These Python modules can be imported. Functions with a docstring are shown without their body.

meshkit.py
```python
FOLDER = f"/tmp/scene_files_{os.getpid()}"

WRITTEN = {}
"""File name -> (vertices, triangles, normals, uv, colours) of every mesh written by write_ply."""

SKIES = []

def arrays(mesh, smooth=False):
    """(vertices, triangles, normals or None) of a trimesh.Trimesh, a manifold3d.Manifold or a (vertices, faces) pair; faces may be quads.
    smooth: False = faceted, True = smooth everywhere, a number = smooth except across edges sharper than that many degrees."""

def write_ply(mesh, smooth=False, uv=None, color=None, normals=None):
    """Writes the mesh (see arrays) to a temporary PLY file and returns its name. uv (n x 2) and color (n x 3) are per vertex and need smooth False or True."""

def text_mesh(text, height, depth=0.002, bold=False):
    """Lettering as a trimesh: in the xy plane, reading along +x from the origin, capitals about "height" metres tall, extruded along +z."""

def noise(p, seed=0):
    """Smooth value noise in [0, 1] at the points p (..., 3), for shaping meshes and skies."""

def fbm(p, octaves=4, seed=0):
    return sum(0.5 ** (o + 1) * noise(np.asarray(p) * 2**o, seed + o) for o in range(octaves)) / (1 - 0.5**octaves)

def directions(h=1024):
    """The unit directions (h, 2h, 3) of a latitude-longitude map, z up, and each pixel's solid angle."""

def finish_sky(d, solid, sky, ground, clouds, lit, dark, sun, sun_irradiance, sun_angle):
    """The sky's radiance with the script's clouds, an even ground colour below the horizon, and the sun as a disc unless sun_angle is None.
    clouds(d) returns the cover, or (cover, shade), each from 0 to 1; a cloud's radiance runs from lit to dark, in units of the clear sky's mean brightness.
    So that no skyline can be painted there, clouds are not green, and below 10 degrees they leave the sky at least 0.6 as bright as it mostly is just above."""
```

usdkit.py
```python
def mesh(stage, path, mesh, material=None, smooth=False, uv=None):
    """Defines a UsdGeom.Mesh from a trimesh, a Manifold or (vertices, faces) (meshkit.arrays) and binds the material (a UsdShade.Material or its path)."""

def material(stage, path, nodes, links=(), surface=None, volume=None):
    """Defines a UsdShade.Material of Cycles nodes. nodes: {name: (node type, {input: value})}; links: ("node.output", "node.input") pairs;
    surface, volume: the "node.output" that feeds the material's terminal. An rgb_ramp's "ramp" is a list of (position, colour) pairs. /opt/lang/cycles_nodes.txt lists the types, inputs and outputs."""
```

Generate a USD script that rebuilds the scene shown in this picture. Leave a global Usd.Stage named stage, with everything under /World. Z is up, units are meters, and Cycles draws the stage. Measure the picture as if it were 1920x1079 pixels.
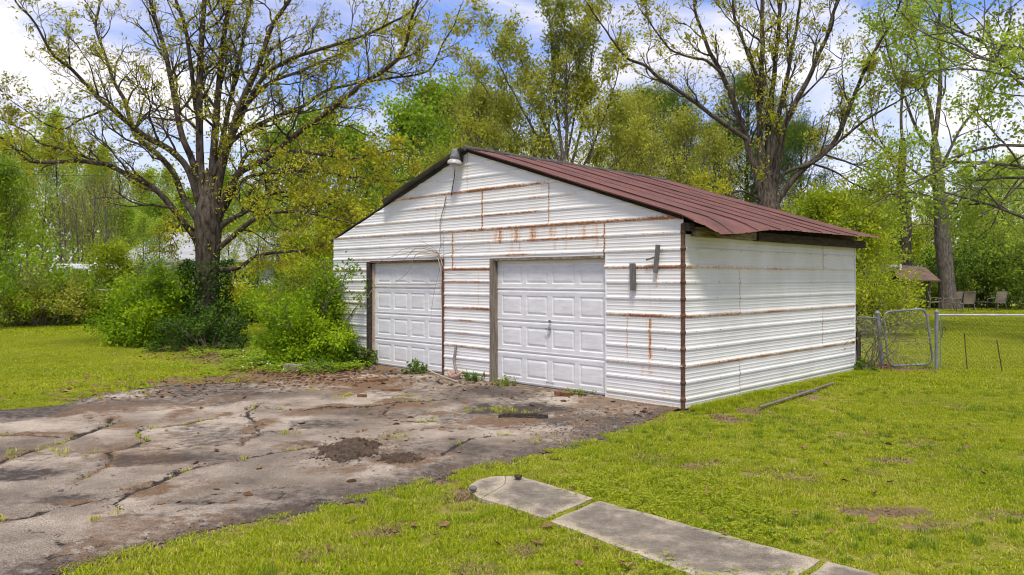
import math, numpy as np, trimesh, usdkit, meshkit
from pxr import Usd, UsdGeom, UsdLux, UsdShade, Gf, Sdf, Vt
from shapely.geometry import Polygon, Point, LineString
from shapely import contains_xy

stage = Usd.Stage.CreateInMemory()
UsdGeom.SetStageUpAxis(stage, "Z")
UsdGeom.SetStageMetersPerUnit(stage, 1.0)
UsdGeom.Xform.Define(stage, "/World")
UsdGeom.Scope.Define(stage, "/World/Looks")

# ------------------------------------------------------------------ camera
FPX, HX, HY, EYE = 1442.0, 960.0, 521.0, 1.8      # focal length, principal column and horizon row of the photo, eye height
cam = UsdGeom.Camera.Define(stage, "/World/camera")
cam.AddTranslateOp().Set(Gf.Vec3d(0, 0, EYE))
cam.AddRotateXOp().Set(90.0)
cam.CreateHorizontalApertureAttr(36.0)
cam.CreateFocalLengthAttr(36.0 * FPX / 1920.0)
cam.CreateVerticalApertureOffsetAttr(-36.0 * (539.5 - HY) / 1920.0)
cam.CreateClippingRangeAttr(Gf.Vec2f(0.05, 3000.0))
cam.CreateExposureAttr(1.47)

# ------------------------------------------------------------------ sky and sun
SUN_EL, SUN_AZ = math.radians(63), math.radians(181)       # azimuth = atan2(x, y)
sky = UsdLux.DomeLight.Define(stage, "/World/sky")
sky.GetPrim().SetCustomDataByKey("kind", "structure")
skymat = usdkit.material(stage, "/World/Looks/sky_look", {
    "tc": ("texture_coordinate", {}),
    "sky": ("sky_texture", {"sky_type": "single_scattering", "sun_disc": False, "sun_elevation": SUN_EL, "sun_rotation": SUN_AZ, "air_density": 1.0, "aerosol_density": 1.6}),
    "blue": ("mix_color", {"blend_type": "multiply", "fac": 1.0, "b": (0.56, 0.74, 1.22), "use_clamp": False}),
    "map": ("mapping", {"scale": (1.6, 1.6, 3.6), "location": (4.7, 2.2, 0.3), "rotation": (0.15, 0.0, 0.3)}),
    "n1": ("noise_texture", {"scale": 1.9, "detail": 9.0, "roughness": 0.56, "distortion": 0.5}),
    "ramp": ("rgb_ramp", {"ramp": [(0.0, (0.05, 0.05, 0.05)), (0.40, (0.08, 0.08, 0.08)), (0.49, (0.45, 0.45, 0.45)), (0.60, (0.92, 0.92, 0.92)), (1.0, (1, 1, 1))]}),
    "sep": ("separate_xyz", {}),
    "hor": ("map_range", {"value": 0.5, "from_min": 0.06, "from_max": 0.24, "to_min": 0.85, "to_max": 0.0, "clamp": True}),
    "cov": ("math", {"math_type": "maximum"}),
    "n2": ("noise_texture", {"scale": 2.6, "detail": 6.0, "roughness": 0.6}),
    "shade": ("rgb_ramp", {"ramp": [(0.3, (4.45, 4.2, 4.5)), (0.65, (7.0, 6.65, 6.4))]}),
    "mixc": ("mix_color", {"blend_type": "mix", "use_clamp": False}),
    "bg": ("background_shader", {"strength": 0.068}),
}, [("tc.generated", "map.vector"), ("map.vector", "n1.vector"), ("map.vector", "n2.vector"), ("n1.fac", "ramp.fac"), ("n2.fac", "shade.fac"),
    ("tc.generated", "sep.vector"), ("sep.z", "hor.value"), ("hor.result", "cov.value1"), ("ramp.color", "cov.value2"),
    ("sky.color", "blue.a"), ("blue.result", "mixc.a"), ("shade.color", "mixc.b"), ("cov.value", "mixc.fac"), ("mixc.result", "bg.color")],
    surface="bg.background")
UsdShade.MaterialBindingAPI.Apply(sky.GetPrim()).Bind(skymat)
sun = UsdLux.DistantLight.Define(stage, "/World/sun")
sun.CreateIntensityAttr(0.4)
sun.CreateNormalizeAttr(True)
sun.CreateAngleAttr(12.0)
sun.CreateColorAttr(Gf.Vec3f(1.0, 0.95, 0.86))
sun.AddRotateZOp().Set(-math.degrees(SUN_AZ))
sun.AddRotateXOp().Set(-(90 - math.degrees(SUN_EL)))        # tilted from straight down towards the sun's azimuth

# ------------------------------------------------------------------ helpers
used = {}
def numbered(path):
    n = used.get(path, 0)
    used[path] = n + 1
    return path if n == 0 else f"{path}_{n:03d}"

def tag(p, label=None, cat=None, group=None, kind=None):
    p = p.GetPrim() if hasattr(p, "GetPrim") else p
    for k, v in (("label", label), ("category", cat), ("group", group), ("kind", kind)):
        if v:
            p.SetCustomDataByKey(k, v)
    return p

def thing(name, label, cat, loc=(0, 0, 0), rz=0.0, scale=None, group=None, kind=None, rx=0.0):
    x = UsdGeom.Xform.Define(stage, numbered("/World/" + name))
    x.AddTranslateOp().Set(Gf.Vec3d(*map(float, loc)))
    x.AddRotateZOp().Set(float(rz))
    if rx: x.AddRotateXOp().Set(float(rx))
    if scale is not None:
        x.AddScaleOp().Set(Gf.Vec3f(*map(float, np.broadcast_to(scale, 3))))
    return tag(x, label, cat, group, kind)

def part(parent, name, mesh, mat, smooth=False, label=None, kind=None, attrs=None):
    """One Mesh prim under parent (a prim), or under /World when parent is None."""
    base = str(parent.GetPath()) if parent is not None else "/World"
    if isinstance(mesh, tuple):                        # drop points that no face uses
        v, f = np.asarray(mesh[0], float), np.asarray(mesh[1], int)
        keep = np.unique(f)
        if len(keep) < len(v):
            new = np.full(len(v), -1); new[keep] = np.arange(len(keep))
            attrs = {k: np.asarray(a)[keep] for k, a in (attrs or {}).items()}
            mesh = (v[keep], new[f])
    m = usdkit.mesh(stage, numbered(base + "/" + name), mesh, LOOK[mat] if isinstance(mat, str) else mat, smooth=smooth)
    for k, a in (attrs or {}).items():
        a = np.asarray(a, np.float32)
        api = UsdGeom.PrimvarsAPI(m)
        if a.ndim == 1:
            api.CreatePrimvar(k, Sdf.ValueTypeNames.FloatArray, "vertex").Set(Vt.FloatArray.FromNumpy(a))
        else:
            api.CreatePrimvar(k, Sdf.ValueTypeNames.Color3fArray, "vertex").Set(Vt.Vec3fArray.FromNumpy(a))
    return tag(m, label=label, kind=kind)

def single(name, mesh, mat, label, cat, group=None, smooth=False, kind=None, attrs=None):
    p = part(None, name, mesh, mat, smooth, attrs=attrs)
    return tag(p, label, cat, group, kind)

def copy_of(proto, name, loc, rz=0.0, scale=None, label=None, cat=None, group=None):
    was = proto.GetCustomData()
    p = thing(name, label or was["label"], cat or was["category"], loc, rz, scale, group or was.get("group"))
    p.GetReferences().AddInternalReference(proto.GetPath())
    p.SetInstanceable(True)
    return p

def scatter(name, protos, pos, rz, sc, which, label, cat, tilt=None):
    """protos: list of (mesh, material, attrs). One PointInstancer, kind stuff."""
    base = numbered("/World/" + name)
    pi = UsdGeom.PointInstancer.Define(stage, base)
    for i, (m, mat, attrs) in enumerate(protos):
        q = part(pi.GetPrim(), name + "_piece", m, mat, attrs=attrs)
        pi.GetPrototypesRel().AddTarget(q.GetPath())
    n = len(pos)
    pi.CreatePositionsAttr(Vt.Vec3fArray.FromNumpy(np.asarray(pos, np.float32)))
    pi.CreateProtoIndicesAttr(Vt.IntArray.FromNumpy(np.asarray(which, np.int32)))
    sc = np.asarray(sc, np.float32)
    if sc.ndim == 1: sc = np.repeat(sc[:, None], 3, 1)
    pi.CreateScalesAttr(Vt.Vec3fArray.FromNumpy(np.ascontiguousarray(sc)))
    h = np.asarray(rz) / 2
    q = []
    if tilt is None:
        q = [Gf.Quath(float(math.cos(a)), 0, 0, float(math.sin(a))) for a in h]
    else:
        for a, t in zip(h, np.asarray(tilt) / 2):
            q.append(Gf.Quath(float(math.cos(a) * math.cos(t)), float(math.cos(a) * math.sin(t)), float(math.sin(a) * math.sin(t)), float(math.sin(a) * math.cos(t))))
    pi.CreateOrientationsAttr(Vt.QuathArray(q))
    return tag(pi, label, cat, None, "stuff")

def G(px, py, z=0.0):
    """Photo pixel on the ground (height z) -> world point."""
    Y = (EYE - z) * FPX / (py - HY)
    return np.array([(px - HX) / FPX * Y, Y, z])

def at(px, py, Y):
    """Photo pixel at depth Y -> world point."""
    return np.array([(px - HX) / FPX * Y, Y, EYE - (py - HY) / FPX * Y])

def box(x0, x1, y0, y1, z0, z1, bev=0.0):
    if bev <= 0:
        m = trimesh.creation.box((x1 - x0, y1 - y0, z1 - z0))
    else:
        e = np.array([x1 - x0, y1 - y0, z1 - z0]) / 2
        pts = []
        for sx in (-1, 1):
            for sy in (-1, 1):
                for sz in (-1, 1):
                    s = np.array([sx, sy, sz])
                    for k in range(3):
                        q = s * (e - bev)
                        q[k] = s[k] * e[k]
                        pts.append(q)
        m = trimesh.convex.convex_hull(np.array(pts))
    m.apply_translation(((x0 + x1) / 2, (y0 + y1) / 2, (z0 + z1) / 2))
    return m

def join(ms):
    return trimesh.util.concatenate([m if isinstance(m, trimesh.Trimesh) else trimesh.Trimesh(*m, process=False) for m in ms])

def tube(pts, rad, sides=6, cap=True):
    P = np.asarray(pts, float)
    n = len(P)
    rad = np.broadcast_to(np.asarray(rad, float), n)
    T = np.gradient(P, axis=0)
    T /= np.maximum(np.linalg.norm(T, axis=1, keepdims=True), 1e-9)
    m = T.mean(0)
    ref = np.eye(3)[np.argmin(np.abs(m))]
    U = np.cross(T, ref)
    U /= np.maximum(np.linalg.norm(U, axis=1, keepdims=True), 1e-9)
    W = np.cross(T, U)
    a = np.arange(sides) * 2 * np.pi / sides
    V = P[:, None] + rad[:, None, None] * (np.cos(a)[None, :, None] * U[:, None] + np.sin(a)[None, :, None] * W[:, None])
    V = V.reshape(-1, 3)
    i, j = np.meshgrid(np.arange(n - 1), np.arange(sides), indexing="ij")
    j2 = (j + 1) % sides
    q = np.stack([i * sides + j, i * sides + j2, (i + 1) * sides + j2, (i + 1) * sides + j], -1).reshape(-1, 4)
    F = np.vstack([q[:, [0, 2, 1]], q[:, [0, 3, 2]]])
    if cap and sides > 2:
        k = np.arange(1, sides - 1)
        e = (n - 1) * sides
        F = np.vstack([F, np.stack([0 * k, k, k + 1], 1), np.stack([e + 0 * k, e + k + 1, e + k], 1)])
    return V, F

class Soup:
    def __init__(self): self.v, self.f, self.n, self.a = [], [], 0, []
    def add(self, v, f, a=None):
        self.v.append(v); self.f.append(np.asarray(f) + self.n); self.n += len(v)
        self.a.append(np.full(len(v), 0.5) if a is None else a)
    def get(self): return np.vstack(self.v), np.vstack(self.f)
    def att(self): return np.concatenate(self.a)

def smooth_path(pts, n):
    """Catmull-Rom resampling of a polyline (rows may have any number of columns)."""
    P = np.asarray(pts, float)
    P = np.vstack([2 * P[0] - P[1], P, 2 * P[-1] - P[-2]])
    m = len(P) - 3
    t = np.linspace(0, m - 1e-6, n)
    i = t.astype(int); u = (t - i)[:, None]
    a, b, c, d = P[i], P[i + 1], P[i + 2], P[i + 3]
    return 0.5 * (2 * b + (c - a) * u + (2 * a - 5 * b + 4 * c - d) * u * u + (3 * b - a - 3 * c + d) * u ** 3)

# ------------------------------------------------------------------ materials
LOOK = {}
def simple(name, c1, c2=None, scale=6.0, rough=0.7, spec=0.3, bump=0.0, bscale=None, metal=0.0, stretch=(1, 1, 1), lo=0.35, hi=0.65):
    c2 = c2 or tuple(x * 0.75 for x in c1)
    nodes = {"tc": ("texture_coordinate", {}), "map": ("mapping", {"scale": stretch}), "n": ("noise_texture", {"scale": scale, "detail": 6.0, "roughness": 0.62}),
             "r": ("rgb_ramp", {"ramp": [(lo, c1), (hi, c2)]}),
             "p": ("principled_bsdf", {"roughness": rough, "specular_ior_level": spec, "metallic": metal})}
    links = [("tc.object", "map.vector"), ("map.vector", "n.vector"), ("n.fac", "r.fac"), ("r.color", "p.base_color")]
    if bump:
        nodes["n2"] = ("noise_texture", {"scale": bscale or scale * 4, "detail": 5.0, "roughness": 0.65})
        nodes["b"] = ("bump", {"strength": 0.8, "distance": bump})
        links += [("map.vector", "n2.vector"), ("n2.fac", "b.height"), ("b.normal", "p.normal")]
    LOOK[name] = usdkit.material(stage, "/World/Looks/" + name, nodes, links, surface="p.BSDF")

def leaf_look(name, c1, c2, trans=0.3):
    """Leaves: colour between c1 and c2 by the leaf's own tint, part of the light passes through."""
    LOOK[name] = usdkit.material(stage, "/World/Looks/" + name, {
        "a": ("attribute", {"attribute": "tint"}),
        "r": ("rgb_ramp", {"ramp": [(0.0, c1), (1.0, c2)]}),
        "p": ("principled_bsdf", {"roughness": 0.6, "specular_ior_level": 0.10}),
        "t": ("translucent_bsdf", {}), "m": ("mix_closure", {"fac": trans}),
    }, [("a.fac", "r.fac"), ("r.color", "p.base_color"), ("r.color", "t.color"), ("p.BSDF", "m.closure1"), ("t.BSDF", "m.closure2")], surface="m.closure")

simple("bark_dark", (0.125, 0.10, 0.075), (0.026, 0.021, 0.016), 3.0, 0.95, 0.1, 0.05, 9.0, stretch=(4, 4, 1.2))
simple("bark_grey", (0.17, 0.145, 0.115), (0.055, 0.046, 0.037), 3.0, 0.95, 0.1, 0.04, 9.0, stretch=(4, 4, 1.2))
simple("twig_brown", (0.19, 0.155, 0.12), (0.10, 0.08, 0.06), 3.0, 0.9, 0.1)
simple("wood_weathered", (0.24, 0.20, 0.155), (0.10, 0.078, 0.055), 5.0, 0.9, 0.15, 0.006, 14, stretch=(6, 6, 0.7))
simple("wood_weathered_long", (0.30, 0.25, 0.18), (0.06, 0.045, 0.032), 4.0, 0.9, 0.15, 0.006, 14, stretch=(6, 0.8, 6))
simple("wood_dark", (0.075, 0.058, 0.045), (0.028, 0.021, 0.017), 5.0, 0.9, 0.15, 0.006, 14, stretch=(6, 1, 6))
simple("plank_grey", (0.17, 0.155, 0.145), (0.09, 0.08, 0.075), 5.0, 0.9, 0.15, 0.004, 14, stretch=(8, 8, 0.8))
simple("rust_trim", (0.16, 0.075, 0.045), (0.055, 0.036, 0.028), 9.0, 0.85, 0.2, 0.004, 40)
simple("metal_galvanised", (0.20, 0.215, 0.23), (0.13, 0.14, 0.15), 8.0, 0.6, 0.4, metal=0.1)
simple("metal_grey", (0.20, 0.20, 0.20), (0.12, 0.12, 0.12), 8.0, 0.6, 0.4, metal=0.1)
simple("metal_dark", (0.05, 0.045, 0.04), (0.03, 0.028, 0.026), 8.0, 0.6, 0.4)
simple("rail_white", (0.42, 0.43, 0.43), (0.28, 0.29, 0.29), 6.0, 0.5, 0.4)
simple("lamp_white", (0.46, 0.44, 0.41), (0.30, 0.285, 0.26), 7.0, 0.4, 0.4)
simple("white_wall", (0.74, 0.74, 0.73), (0.60, 0.60, 0.59), 2.0, 0.7, 0.3)
simple("white_roof", (0.36, 0.36, 0.355), (0.25, 0.25, 0.245), 1.5, 0.6, 0.3)
simple("window_dark", (0.03, 0.035, 0.04), (0.05, 0.055, 0.06), 2.0, 0.15, 0.5)
simple("shed_roof", (0.16, 0.10, 0.075), (0.09, 0.06, 0.048), 3.0, 0.85, 0.2)
simple("sling", (0.22, 0.18, 0.13), (0.17, 0.14, 0.10), 30.0, 0.8, 0.2)
simple("chair_frame", (0.16, 0.14, 0.12), (0.10, 0.09, 0.08), 8.0, 0.5, 0.4)
simple("terracotta", (0.52, 0.33, 0.24), (0.42, 0.30, 0.25), 9.0, 0.9, 0.15, 0.003, 40)
simple("soil", (0.115, 0.082, 0.058), (0.048, 0.034, 0.024), 14.0, 1.0, 0.05, 0.02, 45)
simple("stone_block", (0.27, 0.22, 0.18), (0.16, 0.13, 0.11), 12.0, 0.95, 0.1, 0.006, 50)
simple("brown_scrap", (0.23, 0.12, 0.06), (0.10, 0.055, 0.03), 9.0, 0.9, 0.1, 0.004, 30)
simple("stem_grey", (0.26, 0.22, 0.19), (0.16, 0.13, 0.11), 12.0, 0.9, 0.1)
simple("stem_pale", (0.46, 0.38, 0.28), (0.30, 0.23, 0.17), 12.0, 0.9, 0.1)
simple("wire_black", (0.03, 0.03, 0.032), (0.02, 0.02, 0.022), 4.0, 0.6, 0.3)
simple("litter_leaf", (0.23, 0.125, 0.06), (0.11, 0.062, 0.035), 1.7, 0.85, 0.15)
simple("gravel_dark", (0.13, 0.12, 0.11), (0.05, 0.045, 0.042), 3.0, 0.9, 0.15)
simple("dry_grass", (0.30, 0.22, 0.10), (0.17, 0.12, 0.06), 3.0, 0.9, 0.05)
simple("petal_white", (0.78, 0.78, 0.74), (0.7, 0.7, 0.66), 3.0, 0.7, 0.2)
simple("roof_edge", (0.10, 0.095, 0.09), (0.05, 0.046, 0.044), 4.0, 0.7, 0.3)
leaf_look("leaf_oak", (0.23, 0.235, 0.014), (0.50, 0.48, 0.030), 0.42)
leaf_look("leaf_olive", (0.21, 0.235, 0.022), (0.49, 0.49, 0.060), 0.42)
leaf_look("leaf_bright", (0.125, 0.225, 0.014), (0.38, 0.49, 0.036), 0.42)
leaf_look("leaf_mid", (0.085, 0.155, 0.012), (0.29, 0.37, 0.032), 0.4)
leaf_look("leaf_pale", (0.16, 0.25, 0.022), (0.42, 0.52, 0.055), 0.42)
leaf_look("leaf_shrub", (0.085, 0.18, 0.006), (0.33, 0.46, 0.014), 0.42)
leaf_look("leaf_yellow", (0.19, 0.26, 0.012), (0.45, 0.49, 0.026), 0.42)
leaf_look("leaf_dark", (0.018, 0.05, 0.006), (0.08, 0.15, 0.012), 0.25)
leaf_look("leaf_pine", (0.045, 0.095, 0.012), (0.14, 0.20, 0.022), 0.25)

# white painted ribbed sheet: rust and dirt where the mesh's wear says, broken up by noise
LOOK["siding_white"] = usdkit.material(stage, "/World/Looks/siding_white", {
    "w": ("attribute", {"attribute": "wear"}), "sc": ("separate_color", {}),
    "tc": ("texture_coordinate", {}), "m1": ("mapping", {"scale": (26, 26, 1.3)}), "m2": ("mapping", {"scale": (1, 1, 1)}),
    "ns": ("noise_texture", {"scale": 1.0, "detail": 4.0, "roughness": 0.6}), "nf": ("noise_texture", {"scale": 34.0, "detail": 5.0, "roughness": 0.7}),
    "nb": ("noise_texture", {"scale": 1.6, "detail": 5.0, "roughness": 0.6}),
    "base": ("rgb_ramp", {"ramp": [(0.3, (0.69, 0.678, 0.648)), (0.7, (0.60, 0.588, 0.556))]}),
    # rust on edges
    "nf2": ("map_range", {"from_min": 0.32, "from_max": 0.68, "to_min": -0.35, "to_max": 0.55}),
    "e1": ("math", {"math_type": "add"}), "e2": ("map_range", {"from_min": 0.28, "from_max": 1.0, "to_min": 0.0, "to_max": 1.0, "clamp": True}),
    # drips
    "ns2": ("map_range", {"from_min": 0.40, "from_max": 0.74, "to_min": 0.0, "to_max": 1.0, "clamp": True}),
    "d1": ("math", {"math_type": "multiply"}), "mx": ("math", {"math_type": "maximum"}),
    "rc": ("rgb_ramp", {"ramp": [(0.0, (0.64, 0.44, 0.22)), (0.55, (0.54, 0.265, 0.075)), (1.0, (0.30, 0.115, 0.042))]}),
    "mixr": ("mix_color", {}),
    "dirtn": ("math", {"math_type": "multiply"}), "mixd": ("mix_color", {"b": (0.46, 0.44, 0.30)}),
    "p": ("principled_bsdf", {"roughness": 0.5, "specular_ior_level": 0.3}),
    "bm": ("bump", {"strength": 0.25, "distance": 0.004}),
}, [("w.color", "sc.color"), ("tc.object", "m1.vector"), ("tc.object", "m2.vector"), ("m1.vector", "ns.vector"), ("m2.vector", "nf.vector"), ("m2.vector", "nb.vector"),
    ("nb.fac", "base.fac"), ("nf.fac", "nf2.value"), ("sc.r", "e1.value1"), ("nf2.result", "e1.value2"), ("e1.value", "e2.value"),
    ("ns.fac", "ns2.value"), ("ns2.result", "d1.value1"), ("sc.g", "d1.value2"), ("e2.result", "mx.value1"), ("d1.value", "mx.value2"),
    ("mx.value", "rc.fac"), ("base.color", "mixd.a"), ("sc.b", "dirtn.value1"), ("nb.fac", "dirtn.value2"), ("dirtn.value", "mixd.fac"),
    ("mixd.result", "mixr.a"), ("rc.color", "mixr.b"), ("mx.value", "mixr.fac"), ("mixr.result", "p.base_color"), ("nb.fac", "bm.height"), ("bm.normal", "p.normal")], surface="p.BSDF")
LOOK["door_white"] = usdkit.material(stage, "/World/Looks/door_white", {
    "tc": ("texture_coordinate", {}), "m1": ("mapping", {"scale": (3, 3, 14)}), "n": ("noise_texture", {"scale": 1.4, "detail": 6.0, "roughness": 0.65}),
    "r": ("rgb_ramp", {"ramp": [(0.35, (0.66, 0.65, 0.635)), (0.7, (0.54, 0.525, 0.50))]}),
    "sep": ("separate_xyz", {}), "low": ("map_range", {"from_min": 0.0, "from_max": 0.35, "to_min": 0.55, "to_max": 0.0, "clamp": True}),
    "lm": ("math", {"math_type": "multiply"}), "mix": ("mix_color", {"b": (0.50, 0.44, 0.34)}),
    "p": ("principled_bsdf", {"roughness": 0.45, "specular_ior_level": 0.4}),
}, [("tc.object", "m1.vector"), ("m1.vector", "n.vector"), ("n.fac", "r.fac"), ("tc.object", "sep.vector"), ("sep.z", "low.value"), ("low.result", "lm.value1"), ("n.fac", "lm.value2"),
    ("r.color", "mix.a"), ("lm.value", "mix.fac"), ("mix.result", "p.base_color")], surface="p.BSDF")
LOOK["roof_red"] = usdkit.material(stage, "/World/Looks/roof_red", {
    "tc": ("texture_coordinate", {}), "n": ("noise_texture", {"scale": 1.9, "detail": 9.0, "roughness": 0.75}), "n2": ("noise_texture", {"scale": 45.0, "detail": 3.0}),
    "r": ("rgb_ramp", {"ramp": [(0.30, (0.19, 0.082, 0.062)), (0.48, (0.145, 0.062, 0.049)), (0.66, (0.085, 0.045, 0.038))]}),
    "r2": ("rgb_ramp", {"ramp": [(0.35, (0.8, 0.8, 0.8)), (0.65, (1.12, 1.1, 1.08))]}), "mul": ("mix_color", {"blend_type": "multiply", "fac": 1.0, "use_clamp": False}),
    "p": ("principled_bsdf", {"roughness": 0.62, "specular_ior_level": 0.25}),
}, [("tc.object", "n.vector"), ("tc.object", "n2.vector"), ("n.fac", "r.fac"), ("n2.fac", "r2.fac"), ("r.color", "mul.a"), ("r2.color", "mul.b"), ("mul.result", "p.base_color")], surface="p.BSDF")

# asphalt: wear.r = crack or dirt filling, wear.g = dark broken or damp patches, wear.b = brown needles and soil
LOOK["asphalt"] = usdkit.material(stage, "/World/Looks/asphalt", {
    "w": ("attribute", {"attribute": "wear"}), "sc": ("separate_color", {}), "g": ("geometry", {}),
    "n": ("noise_texture", {"scale": 0.7, "detail": 8.0, "roughness": 0.62}), "nf": ("noise_texture", {"scale": 90.0, "detail": 4.0, "roughness": 0.8}),
    "nm": ("noise_texture", {"scale": 9.0, "detail": 6.0, "roughness": 0.7}),
    "vo": ("voronoi_texture", {"scale": 60.0}),
    "base": ("rgb_ramp", {"ramp": [(0.32, (0.115, 0.090, 0.070)), (0.46, (0.245, 0.197, 0.150)), (0.60, (0.43, 0.36, 0.283))]}),
    "fine": ("rgb_ramp", {"ramp": [(0.3, (0.62, 0.61, 0.60)), (0.7, (1.32, 1.32, 1.32))]}), "mul": ("mix_color", {"blend_type": "multiply", "fac": 1.0, "use_clamp": False}),
    "nmr": ("map_range", {"from_min": 0.3, "from_max": 0.7, "to_min": -0.4, "to_max": 0.4}),
    "g1": ("math", {"math_type": "add"}), "g2": ("map_range", {"from_min": 0.22, "from_max": 0.85, "clamp": True}),
    "mg": ("mix_color", {"b": (0.066, 0.052, 0.043)}),
    "b1": ("math", {"math_type": "add"}), "b2": ("map_range", {"from_min": 0.25, "from_max": 0.85, "clamp": True}),
    "brown": ("rgb_ramp", {"ramp": [(0.32, (0.085, 0.052, 0.032)), (0.68, (0.25, 0.155, 0.085))]}), "mb": ("mix_color", {}),
    "mulg": ("mix_color", {"blend_type": "multiply", "fac": 1.0, "use_clamp": False}),
    "r1": ("math", {"math_type": "add"}), "r2": ("map_range", {"from_min": 0.45, "from_max": 0.75, "clamp": True}),
    "mr": ("mix_color", {"b": (0.036, 0.028, 0.021)}),
    "p": ("principled_bsdf", {"roughness": 0.88, "specular_ior_level": 0.2}), "bh": ("math", {"math_type": "add"}), "bm": ("bump", {"strength": 0.9, "distance": 0.012}),
}, [("w.color", "sc.color"), ("g.position", "n.vector"), ("g.position", "nf.vector"), ("g.position", "nm.vector"), ("g.position", "vo.vector"),
    ("n.fac", "base.fac"), ("nf.fac", "fine.fac"), ("base.color", "mul.a"), ("fine.color", "mul.b"), ("nm.fac", "nmr.value"),
    ("sc.g", "g1.value1"), ("nmr.result", "g1.value2"), ("g1.value", "g2.value"), ("fine.color", "mulg.b"), ("mr.result", "mulg.a"),
    ("mul.result", "mg.a"), ("g2.result", "mg.fac"),
    ("sc.b", "b1.value1"), ("nmr.result", "b1.value2"), ("b1.value", "b2.value"), ("nf.fac", "brown.fac"), ("mg.result", "mb.a"), ("brown.color", "mb.b"), ("b2.result", "mb.fac"),
    ("sc.r", "r1.value1"), ("nmr.result", "r1.value2"), ("r1.value", "r2.value"), ("mb.result", "mr.a"), ("r2.result", "mr.fac"), ("mulg.result", "p.base_color"),
    ("nf.fac", "bh.value1"), ("vo.distance", "bh.value2"), ("bh.value", "bm.height"), ("bm.normal", "p.normal")], surface="p.BSDF")
LOOK["concrete"] = usdkit.material(stage, "/World/Looks/concrete", {
    "g": ("geometry", {}), "n": ("noise_texture", {"scale": 4.2, "detail": 10.0, "roughness": 0.74}), "nf": ("noise_texture", {"scale": 120.0, "detail": 3.0, "roughness": 0.8}),
    "w": ("attribute", {"attribute": "wear"}), "sc": ("separate_color", {}), "add": ("math", {"math_type": "add"}),
    "base": ("rgb_ramp", {"ramp": [(0.34, (0.12, 0.099, 0.076)), (0.50, (0.20, 0.168, 0.128)), (0.62, (0.33, 0.275, 0.20)), (0.85, (0.46, 0.38, 0.27))]}),
    "fine": ("rgb_ramp", {"ramp": [(0.35, (0.52, 0.52, 0.52)), (0.65, (1.35, 1.35, 1.35))]}), "mul": ("mix_color", {"blend_type": "multiply", "fac": 1.0, "use_clamp": False}),
    "p": ("principled_bsdf", {"roughness": 0.9, "specular_ior_level": 0.2}), "bm": ("bump", {"strength": 0.7, "distance": 0.006}),
}, [("g.position", "n.vector"), ("g.position", "nf.vector"), ("w.color", "sc.color"), ("n.fac", "add.value1"), ("sc.r", "add.value2"), ("add.value", "base.fac"), ("nf.fac", "fine.fac"),
    ("base.color", "mul.a"), ("fine.color", "mul.b"), ("mul.result", "p.base_color"), ("nf.fac", "bm.height"), ("bm.normal", "p.normal")], surface="p.BSDF")
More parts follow.
